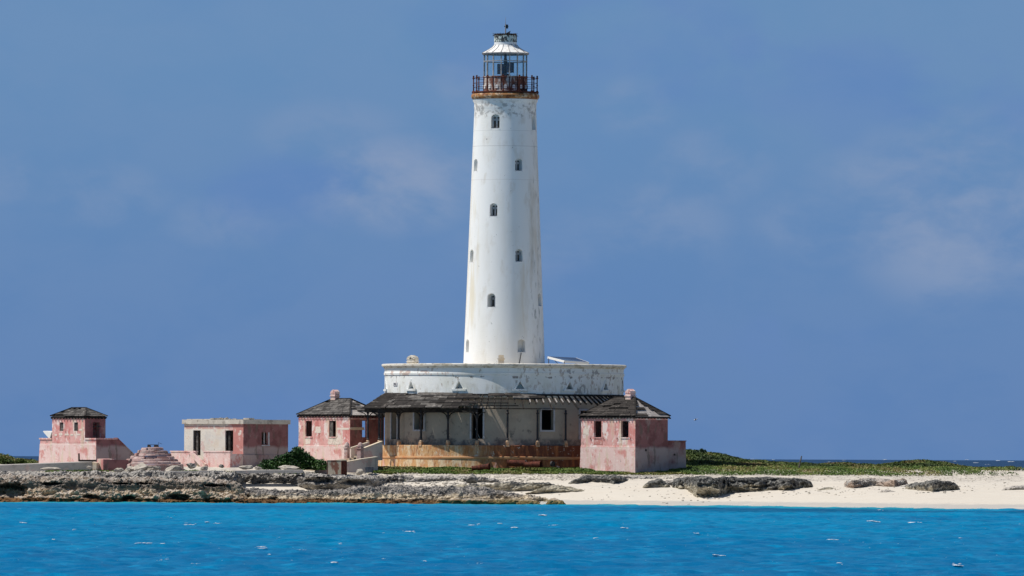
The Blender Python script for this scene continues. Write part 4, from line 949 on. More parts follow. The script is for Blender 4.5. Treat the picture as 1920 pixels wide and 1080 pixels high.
# porch over the stair head, on the left
px0 = WX(681, 695) - CX; px1 = WX(712, 695) - CX
for x_, y_ in ((px0 + .35, -5.0), (px1 - .05, -5.4)):
    p = (x_, y_, zfl); inst(q0, rb, p, 0); co = inst(c0, rb, (x_, y_, zpd), 0)
    bk = MB()
    for s in (-1, 1):
        pts = [Vector((s * (.05 + .62 * (1 - math.cos(q))), 0, zbm - zpd - .75 + .55 * math.sin(q))) for q in np.linspace(0, math.pi / 2, 6)]
        for u, v in zip(pts[:-1], pts[1:]): bk.bar(u, v, .07, .10, up=(0, 1, 0))
    bk.build('bracket', M['darkwood'], co)
q = MB(); q.bar((px0 + .1, -5.2, zbm - .05), (px1 + .9, -5.45, zbm - .05), .14, .38); q.build('eave_beam', M['darkwood'], rb)
for i in range(6):
    f0_, f1_ = i / 6, (i + 1) / 6 + .03
    q = MB(); zA = fz(767, 6) + (fz(740, 6) - fz(767, 6)) * f0_; zB = fz(767, 6) + (fz(740, 6) - fz(767, 6)) * f1_
    xa, xb = px0 - .15 + 1.75 * f0_, px0 - .15 + 1.75 * f1_; ya, yb = -5.7 + 1.1 * f0_, -5.7 + 1.1 * f1_
    q.hexa([(xa, ya, zA), (-8.0, ya, zA), (-8.0, yb, zB), (xb, yb, zB), (xa, ya, zA + .05), (-8.0, ya, zA + .05), (-8.0, yb, zB + .05), (xb, yb, zB + .05)]); q.build('roof_board', M['darkwood'], rb)
    q = MB(); q.hexa([(xa, ya + .01, zA), (xb, yb + .01, zB), (xb, -2.0, zB), (xa, -2.0, zA), (xa, ya + .01, zA + .05), (xb, yb + .01, zB + .05), (xb, -2.0, zB + .05), (xa, -2.0, zA + .05)]); q.build('roof_board', M['darkwood'], rb)

# solar panel on the terrace
Ysp = 695.0; spt = thing('solar_panel', 'tilted blue solar panel in a white frame on the round roof terrace', 'solar panel', (WX(1060, Ysp), Ysp, GZ0 + ztop + .15))
zt0 = spt.location.z
A = W(1027, 669.5, Ysp) - spt.location; B = W(1058, 677.3, Ysp - 1.2) - spt.location; C2 = W(1104, 680.5, Ysp + .2) - spt.location; D2 = W(1080, 672.0, Ysp + 1.2) - spt.location
q = MB(); q.hexa([A, B, C2, D2, A + Vector((0, 0, .05)), B + Vector((0, 0, .05)), C2 + Vector((0, 0, .05)), D2 + Vector((0, 0, .05))]); q.build('cell_sheet', M['panel'], spt)
q = MB(); e = Vector((0, 0, -.03))
for u, v in ((A, B), (B, C2), (C2, D2), (D2, A)): q.bar(u + e, v + e, .05, .17)
q.build('panel_frame', M['alu'], spt)
for p in (A + (B - A) * .06, B, C2, D2):
    q = MB(); q.cyl((p.x, p.y, 0), (p.x, p.y, max(.1, p.z - .05)), .035, .035, 6); q.build('support_leg', M['blackiron'], spt)
q = MB(); m_ = A + (B - A) * .4; q.cyl((m_.x, m_.y, m_.z - .1), (m_.x + .5, m_.y, 0), .025, .025, 6); q.build('brace', M['blackiron'], spt)

# ------------------------------------------------------------------ houses
def opening(x0, x1, z0, z1, face, W_, L_, th=.5):
    q = MB()
    if face == 'lit': q.box(x0, x1, -.5, th, z0, z1)
    elif face == 'shade': q.box(-th, .5, x0, x1, z0, z1)
    elif face == 'back': q.box(x0, x1, L_ - th, L_ + .5, z0, z1)
    elif face == 'left': q.box(-W_ - .5, -W_ + th, x0, x1, z0, z1)
    return q
def house(t, W_, L_, zt, ops, mw, ms, th=.20, plinth=None, z0=0):
    q = MB()
    if plinth:
        b = .07
        q.add([(-W_ - b, -b, z0), (b, -b, z0), (b, L_ + b, z0), (-W_ - b, L_ + b, z0), (-W_ - .02, -.02, plinth), (.02, -.02, plinth), (.02, L_ + .02, plinth), (-W_ - .02, L_ + .02, plinth),
               (-W_, 0, plinth + .03), (0, 0, plinth + .03), (0, L_, plinth + .03), (-W_, L_, plinth + .03), (-W_, 0, zt), (0, 0, zt), (0, L_, zt), (-W_, L_, zt)],
              [(3, 2, 1, 0)] + [(i + 4 * k, (i + 1) % 4 + 4 * k, (i + 1) % 4 + 4 * k + 4, i + 4 * k + 4) for k in range(3) for i in range(4)] + [(12, 13, 14, 15)])
    else: q.box(-W_, 0, 0, L_, z0, zt)
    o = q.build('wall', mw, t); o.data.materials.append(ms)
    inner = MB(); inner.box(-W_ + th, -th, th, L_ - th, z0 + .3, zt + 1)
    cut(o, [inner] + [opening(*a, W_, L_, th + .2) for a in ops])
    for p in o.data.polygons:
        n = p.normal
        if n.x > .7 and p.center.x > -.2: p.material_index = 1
    return o
def hip_roof(t, W_, L_, ze, zr, ov, boards=6, seed=1, pale_right=None, missing=.06, mat='oldwood', keepdeck=True, gaps=None):
    R2 = random.Random(seed); hl = L_ / 2
    x0, x1, y0, y1 = -W_ - ov, ov, -ov, L_ + ov; rx0, rx1, ry = -W_ + hl, -hl, hl
    slope_ = (zr - ze) / (hl + ov)
    deck = MB()
    def P(x, y, z): return (x, y, z)
    c = [(x0 + .05, y0 + .05, ze - .06), (x1 - .05, y0 + .05, ze - .06), (x1 - .05, y1 - .05, ze - .06), (x0 + .05, y1 - .05, ze - .06), (rx0, ry, zr - .06), (rx1, ry, zr - .06)]
    c2 = [(a, b, z - .08) for a, b, z in c]
    deck.add(c + c2, [(0, 1, 5, 4), (1, 2, 5), (2, 3, 4, 5), (3, 0, 4), (7, 6, 10, 11), (8, 7, 11), (9, 8, 11, 10), (6, 9, 10), (0, 6, 7, 1), (1, 7, 8, 2), (2, 8, 9, 3), (3, 9, 6, 0)])
    deck.build('roof_deck', M['darkwood'], t)
    if pale_right:
        for i in range(9):      # bare pale decking planks on the hip
            f0_, f1_ = i / 9 + .004, (i + 1) / 9 - .004; a, b, e = Vector(c[1]), Vector(c[2]), Vector(c[5]); up3 = Vector((0, 0, .035))
            p = [a.lerp(e, f0_), b.lerp(e, f0_), b.lerp(e, f1_), a.lerp(e, f1_)]; q = MB(); q.hexa([v + up3 * .2 for v in p] + [v + up3 for v in p]); q.build('deck_plank', M['palewood'], t)
    faces = {'front': ((x0, y0), (x1, y0), (rx0, ry), (rx1, ry)), 'right': ((x1, y0), (x1, y1), (rx1, ry), (rx1, ry)),
             'back': ((x1, y1), (x0, y1), (rx1, ry), (rx0, ry)), 'left': ((x0, y1), (x0, y0), (rx0, ry), (rx0, ry))}
    for fn, (a, b, c_, d) in faces.items():
        a, b, c_, d = [Vector((*q, 0)) for q in (a, b, c_, d)]
        a.z = b.z = ze; c_.z = d.z = zr
        nrm = (b - a).cross(c_ - a).normalized()
        if nrm.z < 0: nrm = -nrm
        for i in range(boards):
            f0_, f1_ = i / boards, min(1.0, (i + 1) / boards + .02)
            s = 0.0
            while s < 1:
                ln = R2.uniform(.10, .26) * (1 if fn in ('front', 'back') else 1.5); e = min(1, s + ln)
                if 1 - e < .08: e = 1
                miss = missing
                if fn == 'right' and pale_right: 
                    mid = (s + e) / 2; miss = pale_right(mid, (f0_ + f1_) / 2)
                if gaps and fn == 'front': miss = max(miss, gaps((s + e) / 2, (f0_ + f1_) / 2))
                if R2.random() >= miss:
                    L0, R0 = a.lerp(c_, f0_), b.lerp(d, f0_); L1, R1 = a.lerp(c_, f1_), b.lerp(d, f1_)
                    g_ = .004; lift = nrm * (.012 + R2.uniform(0, .014)); tl = nrm * R2.uniform(.022, .038)
                    p = [L0.lerp(R0, s + g_), L0.lerp(R0, e - g_), L1.lerp(R1, e - g_), L1.lerp(R1, s + g_)]
                    pt = [p[0] + lift + tl, p[1] + lift + tl, p[2] + lift + nrm * .01, p[3] + lift + nrm * .01]; pb_ = [x + lift * .5 - nrm * .0 for x in p]
                    q = MB(); q.hexa(pb_ + pt); q.build('roof_board', M[mat], t)
                s = e
    for (u, v) in (((x0, y0, ze), (rx0, ry, zr)), ((x1, y0, ze), (rx1, ry, zr)), ((x1, y1, ze), (rx1, ry, zr)), ((x0, y1, ze), (rx0, ry, zr)), ((rx0, ry, zr), (rx1, ry, zr))):
        q = MB(); q.bar(Vector(u) + Vector((0, 0, .05)), Vector(v) + Vector((0, 0, .05)), .12, .05); q.build('hip_board', M['darkwood'], t)
    q = MB()     # rafter tails under the eaves
    for x in np.arange(x0 + .15, x1, .34): q.box(x - .035, x + .035, y0, y0 + ov + .03, ze - .20, ze - .10)
    for y in np.arange(y0 + .15, y1, .34): q.box(x1 - ov - .03, x1, y - .035, y + .035, ze - .20, ze - .10)
    q.build('rafter_tails', M['darkwood'], t)['kind'] = 'stuff'
R45 = math.radians(-45)
def corner(px, Y, z): return (WX(px, Y), Y, z)
# right pink house
YR = 686.0; SR = YR / F / .7071
def zr_(py, px=1191, Y=YR): return WZ(py, Y, px) 
gR = 2.66
hR = thing('pink_house', 'larger pink house with a chimney and hipped roof, right of the round verandah', 'house', corner(1191, YR, gR), R45)
WR, LR = 101 * SR, 62 * SR
l = lambda px: (px - 1191) * SR
ztR = zr_(781) - gR
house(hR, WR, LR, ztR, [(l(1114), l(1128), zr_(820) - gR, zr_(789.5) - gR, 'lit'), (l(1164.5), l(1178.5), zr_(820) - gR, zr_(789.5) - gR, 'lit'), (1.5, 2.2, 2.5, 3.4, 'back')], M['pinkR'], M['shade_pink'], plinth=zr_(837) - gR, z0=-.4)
hip_roof(hR, WR, LR, zr_(780) - gR, zr_(745) - gR, .17, 9, 3, pale_right=lambda u, f: .93 if (.12 < u < .62 and f < .95 and not (.50 < u < .62 and f > .6)) or f < .15 and .6 < u < .9 else .12, mat='darkwood')
gable_chimney(hR, -WR / 2 + (1183 - 1172.0) * SR, LR / 2, zr_(753) - gR, .55, .55, (754 - 730) * .0412, 0, M['pinkR'], arch=False)
q = MB(); q.box(-WR - .03, .03, -.035, 0.0, ztR - .25, ztR - .13); q.box(0.0, .035, -.03, LR, ztR - .25, ztR - .13); q.build('string_course', M['pinkR'], hR)
q = MB(); q.box(.0, .075, 1.05, 1.2, zr_(846) - gR, zr_(842) - gR); q.build('drain_hole', M['dark'], hR)
for x0, x1 in ((1115, 1127), (1165.5, 1177.5)):
    q = MB(); a, b = l(x0), l(x1); z0, z1 = zr_(820) - gR, zr_(789.5) - gR
    q = MB(); q.box(a - .06, b + .06, -.05, .12, z0 - .09, z0 - .005); q.build('window_sill', M['pinkR'], hR)
for x in (1108, 1132, 1158, 1182):
    q = MB(); q.bar((l(x), -.06, zr_(824) - gR), (l(x) + .04, -.06, zr_(820.5) - gR), .04, .04); q.build('shutter_hook', M['rustiron'], hR)
def patch(t, pts, mat, face='lit', name='plaster_patch', d=.012):
    cx_ = sum(p[0] for p in pts) / len(pts); cz_ = sum(p[1] for p in pts) / len(pts); out_ = []
    for (x, z), (x2, z2) in zip(pts, pts[1:] + pts[:1]):      # ragged outline
        for k in range(4):
            f_ = k / 4; px_, pz_ = x + (x2 - x) * f_, z + (z2 - z) * f_; sc_ = 1 + random.uniform(-.09, .09); out_.append((cx_ + (px_ - cx_) * sc_, cz_ + (pz_ - cz_) * sc_))
    q = MB()
    if face == 'lit': q.prism(out_, (0, -d, 0), (1, 0, 0), (0, 0, 1), (0, d * .9, 0))
    else: q.prism(out_, (d, 0, 0), (0, 1, 0), (0, 0, 1), (-d * .9, 0, 0))
    return q.build(name, mat, t)
def rect(l_, z_, x0, x1, y0, y1): return [(l_(x0), z_(y1)), (l_(x1), z_(y1)), (l_(x1), z_(y0)), (l_(x0), z_(y0))]
M['patchpale'] = material('pale_render_patch', (0.68, 0.60, 0.52), [dict(c=(0.55, 0.36, 0.33), s=4, lo=.54, hi=.60, a=.7, d=10, r=.7), dict(c=(0.40, 0.36, 0.30), s=3, lo=.56, hi=.64, a=.6, d=9)], bump=(9, .5, .02))
M['patchred'] = material('bare_red_patch', (0.46, 0.19, 0.165), [dict(c=(0.66, 0.48, 0.45), s=4, lo=.52, hi=.57, a=.8, d=10, r=.7)], bump=(9, .5, .02))
zR = lambda py: zr_(py) - gR
patch(hR, rect(l, zR, 1114, 1131, 824, 834), M['patchred']); patch(hR, rect(l, zR, 1094, 1105, 803, 815), M['patchpale'])
for x in np.arange(1093, 1188, 5.2):
    if random.random() < .8: patch(hR, rect(l, zR, x, x + random.uniform(2.5, 4.6), 783.6, 785.2), M['patchpale'], d=.05, name='cornice_chip')
# annex right of it
an_ = thing('annex', 'low flat-topped pink outbuilding joined behind the right pink house', 'outbuilding', corner(1253, 689.0, gR), math.radians(35))
q = MB(); S_ = 689 / F / math.cos(math.radians(35)); wA = 33 * S_
q.add([(-.3, 0, -.3), (wA + .07, 0, -.3), (wA + .07, 2.2, -.3), (-.3, 2.2, -.3), (-.3, 0, WZ(827.5, 689, 1253) - gR), (wA, 0, WZ(827.5, 689, 1253) - gR), (wA, 2.2, WZ(827.5, 689, 1253) - gR), (-.3, 2.2, WZ(827.5, 689, 1253) - gR)],
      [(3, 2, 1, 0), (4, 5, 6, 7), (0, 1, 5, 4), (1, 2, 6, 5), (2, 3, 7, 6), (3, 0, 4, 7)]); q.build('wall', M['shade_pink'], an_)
zz = WZ(827.5, 689, 1253) - gR; q = MB(); q.box(-.3, wA + .04, -.05, 2.25, zz, zz + .07); q.build('coping', M['shade_pink'], an_)
q = MB(); q.box(.52, .66, -.03, .02, 1.05, 1.2); q.build('drain_hole', M['dark'], an_)

# left pink house
YL = 703.0; SL = YL / F / .7071; gL = 2.62
hL = thing('pink_house', 'pink house with grey board roof, left of the verandah behind the stairs', 'house', corner(656, YL, gL), R45)
WL, LL = 98.7 * SL, 63 * SL; l2 = lambda px: (px - 656) * SL; z2 = lambda py: WZ(py, YL, 656) - gL
ztL = z2(778.5)
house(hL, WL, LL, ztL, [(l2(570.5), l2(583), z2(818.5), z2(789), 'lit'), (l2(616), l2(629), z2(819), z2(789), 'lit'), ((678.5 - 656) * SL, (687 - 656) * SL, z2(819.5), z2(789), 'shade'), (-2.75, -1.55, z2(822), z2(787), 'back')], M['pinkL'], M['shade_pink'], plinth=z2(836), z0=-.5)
hip_roof(hL, WL, LL, z2(777.5), z2(747.5), .15, 8, 8, pale_right=lambda u, f: .75 if .1 < u < .8 else .3, missing=.05, mat='oldwood')
gable_chimney(hL, -WL / 2 + (626 - 638.3) * SL, LL / 2, z2(752), .50, .50, (753 - 731) * .0418, 0, M['pinkL'], arch=False)
q = MB(); q.box(-WL - .03, .03, -.035, 0.0, ztL - .32, ztL - .24); q.box(0, .035, -.03, LL, ztL - .32, ztL - .24); q.build('string_course', M['pinkL'], hL)
a, b = l2(616), l2(629); z0, z1 = z2(819), z2(789)
q = MB(); q.box(a + .02, a + (b - a) * .48, .06, .11, z0 + .02, z1 - .02); q.build('shutter', M['oldwood'], hL)
for a, b in ((l2(570.5), l2(583)), (a, b)):
    q = MB(); q.box(a, a + .05, .12, .18, z0, z1); q.box(b - .05, b, .12, .18, z0, z1); q.box(a + .05, b - .05, .12, .18, z1 - .06, z1); q.build('window_frame', M['darkwood'], hL)
    q = MB(); q.box(a - .06, b + .06, -.05, .12, z0 - .08, z0 - .005); q.build('window_sill', M['pinkL'], hL)

patch(hL, rect(l2, z2, 571, 580, 821, 833), M['patchpale']); patch(hL, rect(l2, z2, 614, 637, 821, 834), M['patchpale']); patch(hL, rect(l2, z2, 631, 655, 802, 806), M['patchpale']); patch(hL, rect(l2, z2, 590, 600, 800, 812), M['patchpale'])
patch(hL, [(.05, z2(806)), (1.6, z2(806)), (1.6, z2(801)), (.05, z2(801))], M['cream'], 'shade')
# flat-roofed house
YF = 693.0; SF = YF / F / .7071; gF = 2.62
hF = thing('flat_house', 'roofless-looking flat grey and pink house with two tall doorways', 'house', corner(456, YF, gF), R45)
WF, LF = 115 * SF, 82 * SF; l3 = lambda px: (px - 456) * SF; z3 = lambda py: WZ(py, YF, 456) - gF
ztF = z3(795)
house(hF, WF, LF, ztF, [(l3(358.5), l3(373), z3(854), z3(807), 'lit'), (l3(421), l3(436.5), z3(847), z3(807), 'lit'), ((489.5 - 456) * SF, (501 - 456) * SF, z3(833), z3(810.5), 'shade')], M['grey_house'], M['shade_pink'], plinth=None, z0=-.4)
q = MB(); q.box(-WF - .13, .13, -.13, LF + .13, ztF, ztF + .34); o = q.build('roof_slab', M['coping'], hF)
q = MB(); q.box(-WF - .13, -3.0, .4, LF, ztF + .34, ztF + .39); q.build('roof_screed', M['coping'], hF)
q = MB(); a, b = l3(473) - .4, l3(473) + .2; q.box(-.75, -.15, .7, 1.3, ztF + .34, ztF + .47); q.build('roof_hatch', M['coping'], hF)
q = MB(); zA, zB = z3(834), z3(810.5); a, b = (489.5 - 456) * SF, (501 - 456) * SF
q.box(-.02, .05, a - .02, b + .18, zA - .09, zA - .01); q.box(-.12, -.06, a, a + .05, zA, zB); q.box(-.12, -.06, (a + b) / 2 - .03, (a + b) / 2 + .03, zA, zB); q.box(-.1, .02, b + .01, b + .16, zA, zB); q.build('window_frame', M['trimgrey'], hF)
for x0, x1, yb in ((358.5, 373, 854), (421, 436.5, 847)):
    a, b = l3(x0), l3(x1); q = MB(); q.box(a, a + .06, .1, .18, z3(yb), z3(807)); q.box(b - .06, b, .1, .18, z3(yb), z3(807)); q.box(a + .06, b - .06, .1, .18, z3(807) - .07, z3(807)); q.build('door_frame', M['darkwood'], hF)
    q = MB(); q.box(a + .08, a + .36, .2, .25, z3(yb), z3(807) - .1); q.build('door_leaf', M['oldwood'], hF)
# its raised terrace
d_ = 1.38; tf = z3(856)
q = MB(); q.box(-WF, l3(381 + 24) - .01, -d_, -.005, -.4, tf - .25); q.box(l3(381 + 24), 0.0, -d_, -.005, -.4, tf); q.build('terrace_floor', M['concrete'], hF)
q = MB(); zt2 = z3(848) + .0; 
q.box(l3(381 + 24), .03, -d_ - .03, -d_ + .20, -.4, zt2); q.box(-.20, .03, -d_ + .205, -.01, -.4, z3(851)); o = q.build('terrace_parapet', M['pinkF'], hF); 
q = MB(); q.box(l3(381 + 24) - .04, .07, -d_ - .07, -d_ + .24, zt2, zt2 + .10); q.build('coping', M['pinkF'], hF)
q = MB(); q.box(-WF - .03, l3(365 + 24), -d_ - .03, -d_ + .20, -.4, zt2); q.build('terrace_parapet', M['pinkF'], hF)
q = MB(); q.box(-WF - .07, l3(365 + 24) + .04, -d_ - .07, -d_ + .24, zt2, zt2 + .10); q.build('coping', M['pinkF'], hF)
q = MB(); q.box(.005, .10, -.005, LF, -.4, z3(853)); q.build('plinth', M['shade_pink'], hF)
s0_, s1_ = l3(353 + 31), l3(380 + 31)
q = MB(); q.prism([(s0_, zt2 + .05), (s0_, zt2 - .22), (s1_ - .1, -.1), (s1_ + .1, -.1), (s1_ + .1, .28)], (0, -d_ - .35, 0), (1, 0, 0), (0, 0, 1), (0, .26, 0)); q.build('stair_flank', M['pinkF'], hF)
for i in range(4):
    q = MB(); q.box(l3(365 + 28) + i * .18, l3(381 + 26) + i * .03, -d_ - .08 + .0, -.3, -.3, tf - .3 - i * .2 - .06); 
    if i == 0: q.build('stair_step', M['cream'], hF)
rub = MB(); R3 = random.Random(9)
for i in range(60):
    x = R3.uniform(-4.1, -2.0); y = R3.uniform(.2, 1.2); s_ = R3.uniform(.05, .16); z = ztF + .36 + R3.uniform(0, .1) * (1 - abs(x + 3) / 1.4)
    rub.bar((x - s_, y, z), (x + s_, y + R3.uniform(-.1, .1), z + R3.uniform(-.03, .06)), s_ * .9, s_ * .5)
o = rub.build('roof_rubble', M['stone'], hF); o['kind'] = 'stuff'

# far left pink building
YP = 690.0; SP = YP / F / .7071; gP = 2.6
hP = thing('pink_building', 'two-level pink building at far left, small hipped room above a broad base', 'house', corner(180, YP, gP), R45)
l4 = lambda px: (px - 180) * SP; z4 = lambda py: WZ(py, YP, 180) - gP
WP, LP = 111 * SP, 38 * SP; zlow = z4(824)
q = MB(); b = .10; zpl = z4(833)
def stepbox(q, x0, x1, y0, y1, z0, zm_, z1, b):
    q.add([(x0 - b, y0 - b, z0), (x1 + b, y0 - b, z0), (x1 + b, y1, z0), (x0 - b, y1, z0), (x0 - .02, y0 - .02, zm_), (x1 + .02, y0 - .02, zm_), (x1 + .02, y1, zm_), (x0 - .02, y1, zm_), (x0, y0, zm_ + .03), (x1, y0, zm_ + .03), (x1, y1, zm_ + .03), (x0, y1, zm_ + .03), (x0, y0, z1), (x1, y0, z1), (x1, y1, z1), (x0, y1, z1)],
          [(3, 2, 1, 0)] + [(i + 4 * k, (i + 1) % 4 + 4 * k, (i + 1) % 4 + 4 * k + 4, i + 4 * k + 4) for k in range(3) for i in range(4)] + [(12, 13, 14, 15)])
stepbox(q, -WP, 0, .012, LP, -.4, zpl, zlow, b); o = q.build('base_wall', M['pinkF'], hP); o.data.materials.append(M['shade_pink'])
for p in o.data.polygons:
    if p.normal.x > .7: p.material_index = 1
xa, xb = l4(93), l4(158)
for bb in ((-WP - .05, xa - .01, -.06, LP), (xb + .01, .05, -.06, .22), (-.18, .05, .225, LP)):
    q = MB(); q.box(*bb, zlow, zlow + .11); q.build('coping', M['pinkF'], hP)
q = MB(); q.prism([(LP, zlow + .05), (LP + 32 * SP, z4(855)), (LP + 32 * SP, -.4), (LP, -.4)], (-.35, 0, 0), (0, 1, 0), (0, 0, 1), (.35, 0, 0)); q.build('stair_flank', M['shade_pink'], hP)
q = MB(); q.prism([(LP - .0, zlow + .05), (LP + 32 * SP, z4(855)), (LP + 32 * SP, z4(855) + .10), (LP, zlow + .15)], (-.40, 0, 0), (0, 1, 0), (0, 0, 1), (.45, 0, 0)); q.build('stair_coping', M['shade_pink'], hP)
for i in range(7):
    q = MB(); y_ = LP + i * .28; q.box(-1.3, -.36, y_, y_ + .28, -.3, zlow - .15 - i * .2); q.build('stair_step', M['concrete'], hP)
# upper room built in a child frame
Wu = 65 * SP
upm = MB(); upm.box(xa, xb, 0, 37 * SP, zpl + .1, z4(781)); uo = upm.build('upper_wall', M['pinkF'], hP); uo.data.materials.append(M['shade_pink'])
iw = MB(); iw.box(xa + .25, xb - .25, .25, 37 * SP - .25, zlow + .05, z4(781) + 1)
cs = [iw]
for x0, x1 in ((107.8, 115.5), (136.5, 144.2)):
    c_ = MB(); c_.box(l4(x0), l4(x1), -.5, .45, z4(808), z4(792)); cs.append(c_)
c_ = MB(); c_.box(xb - .5, xb + .5, (172.5 - 158) * SP, (187 - 158) * SP, zlow + .03, z4(792)); cs.append(c_)
cut(uo, cs)
for p in uo.data.polygons:
    if p.normal.x > .7 and p.center.x > xb - .1: p.material_index = 1
for x0, x1 in ((107.8, 115.5), (136.5, 144.2)):
    q = MB(); a, b = l4(x0), l4(x1); zA, zB = z4(808), z4(792)
    for i in range(6):
        z = zA + .04 + (zB - zA - .08) * i / 6; q.hexa([(a + .03, .06, z), (b - .03, .06, z), (b - .03, .10, z), (a + .03, .10, z), (a + .03, .12, z + .11), (b - .03, .12, z + .11), (b - .03, .15, z + .11), (a + .03, .15, z + .11)])
    q.build('louvre_shutter', M['oldwood'], hP)
q = MB(); q.box(xb - .1, xb - .02, (172.5 - 158) * SP, (187 - 158) * SP, z4(800), z4(799)); q.build('door_frame', M['darkwood'], hP)
for x, y, w_ in ((98, 814, 5), (107, 812.5, 7), (118, 813, 8), (129, 813.5, 6), (142, 813, 7), (147, 804, 6), (114, 843, 9), (166, 842, 12)):
    o = patch(hP, rect(l4, z4, x, x + w_, y, y + (3.5 if y < 830 else 8)), M['patchpale'], d=.02 if y > 830 else .012)
rt = thing('tmp_roof', None, None)
before = set(bpy.data.objects)
hip_roof(rt, Wu, 37 * SP, z4(781) + .02, z4(764.8), .13, 5, 12, missing=.05, mat='oldwood', gaps=lambda u, f: .95 if (f < .25 and u < .42) or (.62 < u < .72) else 0)
for o in set(bpy.data.objects) - before:
    o.parent = hP; o.location.x += xb
bpy.data.objects.remove(rt)
q = MB(); q.hexa([(xa - 1.0, -.05, zlow + .60), (xa - .25, -.05, zlow + .03), (xa - .25, .8, zlow + .03), (xa - 1.0, .8, zlow + .60), (xa - .95, -.05, zlow + .66), (xa - .0, -.05, zlow + .56), (xa - .0, .8, zlow + .56), (xa - .95, .8, zlow + .66)])
o = q.build('leaning_sheet', M['alu'], None); o.location = hP.location; o.rotation_euler = hP.rotation_euler; tag(o, 'bent pale sheet propped against the far left pink building', 'sheet')

# round stepped plinth
Yq = 688.0; cxp = WX(286, Yq); rt = thing('stepped_plinth', 'round seven-tier stone plinth, pinkish and weathered, between the two left houses', 'plinth', (cxp, Yq, 2.45))
tiers = [(59, 876, 870), (54, 870, 865), (49, 865, 860), (41, 860, 855), (35, 855, 849.5), (28.5, 849.5, 844), (22.5, 844, 838.5)]
for i, (r, yb, yt) in enumerate(tiers):
    R_ = r * Yq / F; zA, zB = WZ(yb, Yq - R_, 286) - 2.45, WZ(yt, Yq - R_, 286) - 2.45
    if i == 0: zA = -.3
    nseg = max(10, int(2 * math.pi * R_ / 1.1)); off = R3.uniform(0, 20)
    for k in range(nseg):
        a0 = off + 360 / nseg * k; a1 = a0 + 360 / nseg; jr = R3.uniform(-.07, .05); q = MB()
        if R3.random() < .14: jr -= .2
        zj = R3.uniform(-.05, .015)
        q.lathe([(max(.02, R_ - 1.0), zA), (R_ + jr, zA), (R_ + jr - .03, zB - .06 + zj), (R_ + jr - .09, zB + zj), (max(.02, R_ - 1.0), zB + zj)], 3, a0 + .12, a1 - .12, close=True); q.build('stone', M['tier'], rt)
q = MB(); R_ = 14 * Yq / F; zB = WZ(838.9, Yq - R_, 286) - 2.45; q.lathe([(0, zB - .3), (R_ * .9, zB - .3), (R_ * .9, zB), (0, zB)], 32); q.build('top_slab', M['tier'], rt)
ztp = WZ(838.5, Yq, 286)
for px_, w_, lb in ((279.5, 7, 'left black block on top of the round stepped plinth'), (293, 9.5, 'right black block with a bent rod, on top of the round stepped plinth')):
    t_ = thing('black_block', lb, 'block', (WX(px_, Yq), Yq, ztp)); q = MB(); a = w_ * Yq / F / 2; q.hexa([(-a, -.15, 0), (a, -.15, 0), (a, .15, 0), (-a, .15, 0), (-a * .8, -.13, .21), (a * .8, -.13, .2), (a * .8, .13, .2), (-a * .8, .13, .21)]); q.build('block_body', M['blackiron'], t_)
    if px_ > 285:
        q = MB(); q.cyl((a * .8, 0, .1), (a * .85, 0, .36), .015, .015, 6); q.cyl((a * .85, 0, .36), (a + .25, 0, .24), .015, .015, 6); q.build('bent_rod', M['blackiron'], t_)
q = MB(); q.cyl((WX(282, Yq), Yq + .05, ztp + .19), (WX(290, Yq), Yq + .05, ztp + .19), .02, .02, 6); o = q.build('metal_rod', M['blackiron'], None); tag(o, 'thin dark rod lying across between the two black blocks on the plinth', 'rod')

# ------------------------------------------------------------------ walls, paths and steps
def face_wall(name, poly, xref, Y, rot, thick, mat, parent=None, z0=0.0):
    """wall with a real outline: its face runs through photo column xref at distance Y, turned by rot degrees"""
    r = math.radians(rot); ux, uy = math.cos(r), math.sin(r); pts = []
    ox = WX(xref, Y)
    for px, py in poly:
        s = (px - xref) * Y / F / ux; pts.append((s, WZ(py, Y + s * uy, px)))
    q = MB(); n = (-uy * thick, ux * thick, 0); q.prism(pts, (ox, Y, 0), (ux, uy, 0), (0, 0, 1), n); return q.build(name, mat, parent)
q = MB(); Yw = 685.5
pts = [(-500, 889, 884), (0, 872.5, 888), (90, 869, 888), (172, 866, 888)]
for (xa_, ya_, yb1), (xb_, yb_, yb2) in zip(pts[:-1], pts[1:]):
    A1, B1 = W(xa_, ya_, Yw), W(xb_, yb_, Yw - .0); q = MB()
    q.hexa([(A1.x, Yw, 2.0), (B1.x, Yw, 2.0), (B1.x, Yw + 2.2, 2.0), (A1.x, Yw + 2.2, 2.0), (A1.x, Yw, A1.z), (B1.x, Yw, B1.z), (B1.x, Yw + 2.2, B1.z + .06), (A1.x, Yw + 2.2, A1.z + .06)])
    if xa_ == -500: lowwall = thing('causeway', 'long low grey concrete causeway in front of the far left pink building', 'wall', (0, 0, 0))
    q.build('wall_section', M['concrete'], lowwall)
wb = thing('low_wall', 'low pink wall, painted in shade, with a bright end block, right of the long grey causeway', 'wall', (0, 0, 0))
face_wall('end_block', [(176, 885), (193, 885), (193, 861), (182, 860)], 193, 685.6, -45, 1.2, M['pinkF'], wb)
face_wall('wall_run', [(193.5, 885), (240, 885), (240, 862.5), (193.5, 861.5)], 193.2, 685.63, 30, .3, M['shade_pink'], wb)
face_wall('wall_stub', [(172.5, 885), (181, 885), (181, 868), (172.5, 866)], 181, 685.4, -20, .5, M['cream'], wb)
pt = MB(); a = W(148.3, 865, 685.2); pt.cyl(a, W(148.0, 850, 685.2), .07, .06, 8); tag(pt.build('wooden_post', M['darkwood']), 'short dark wooden post standing on the grey causeway at left', 'post')
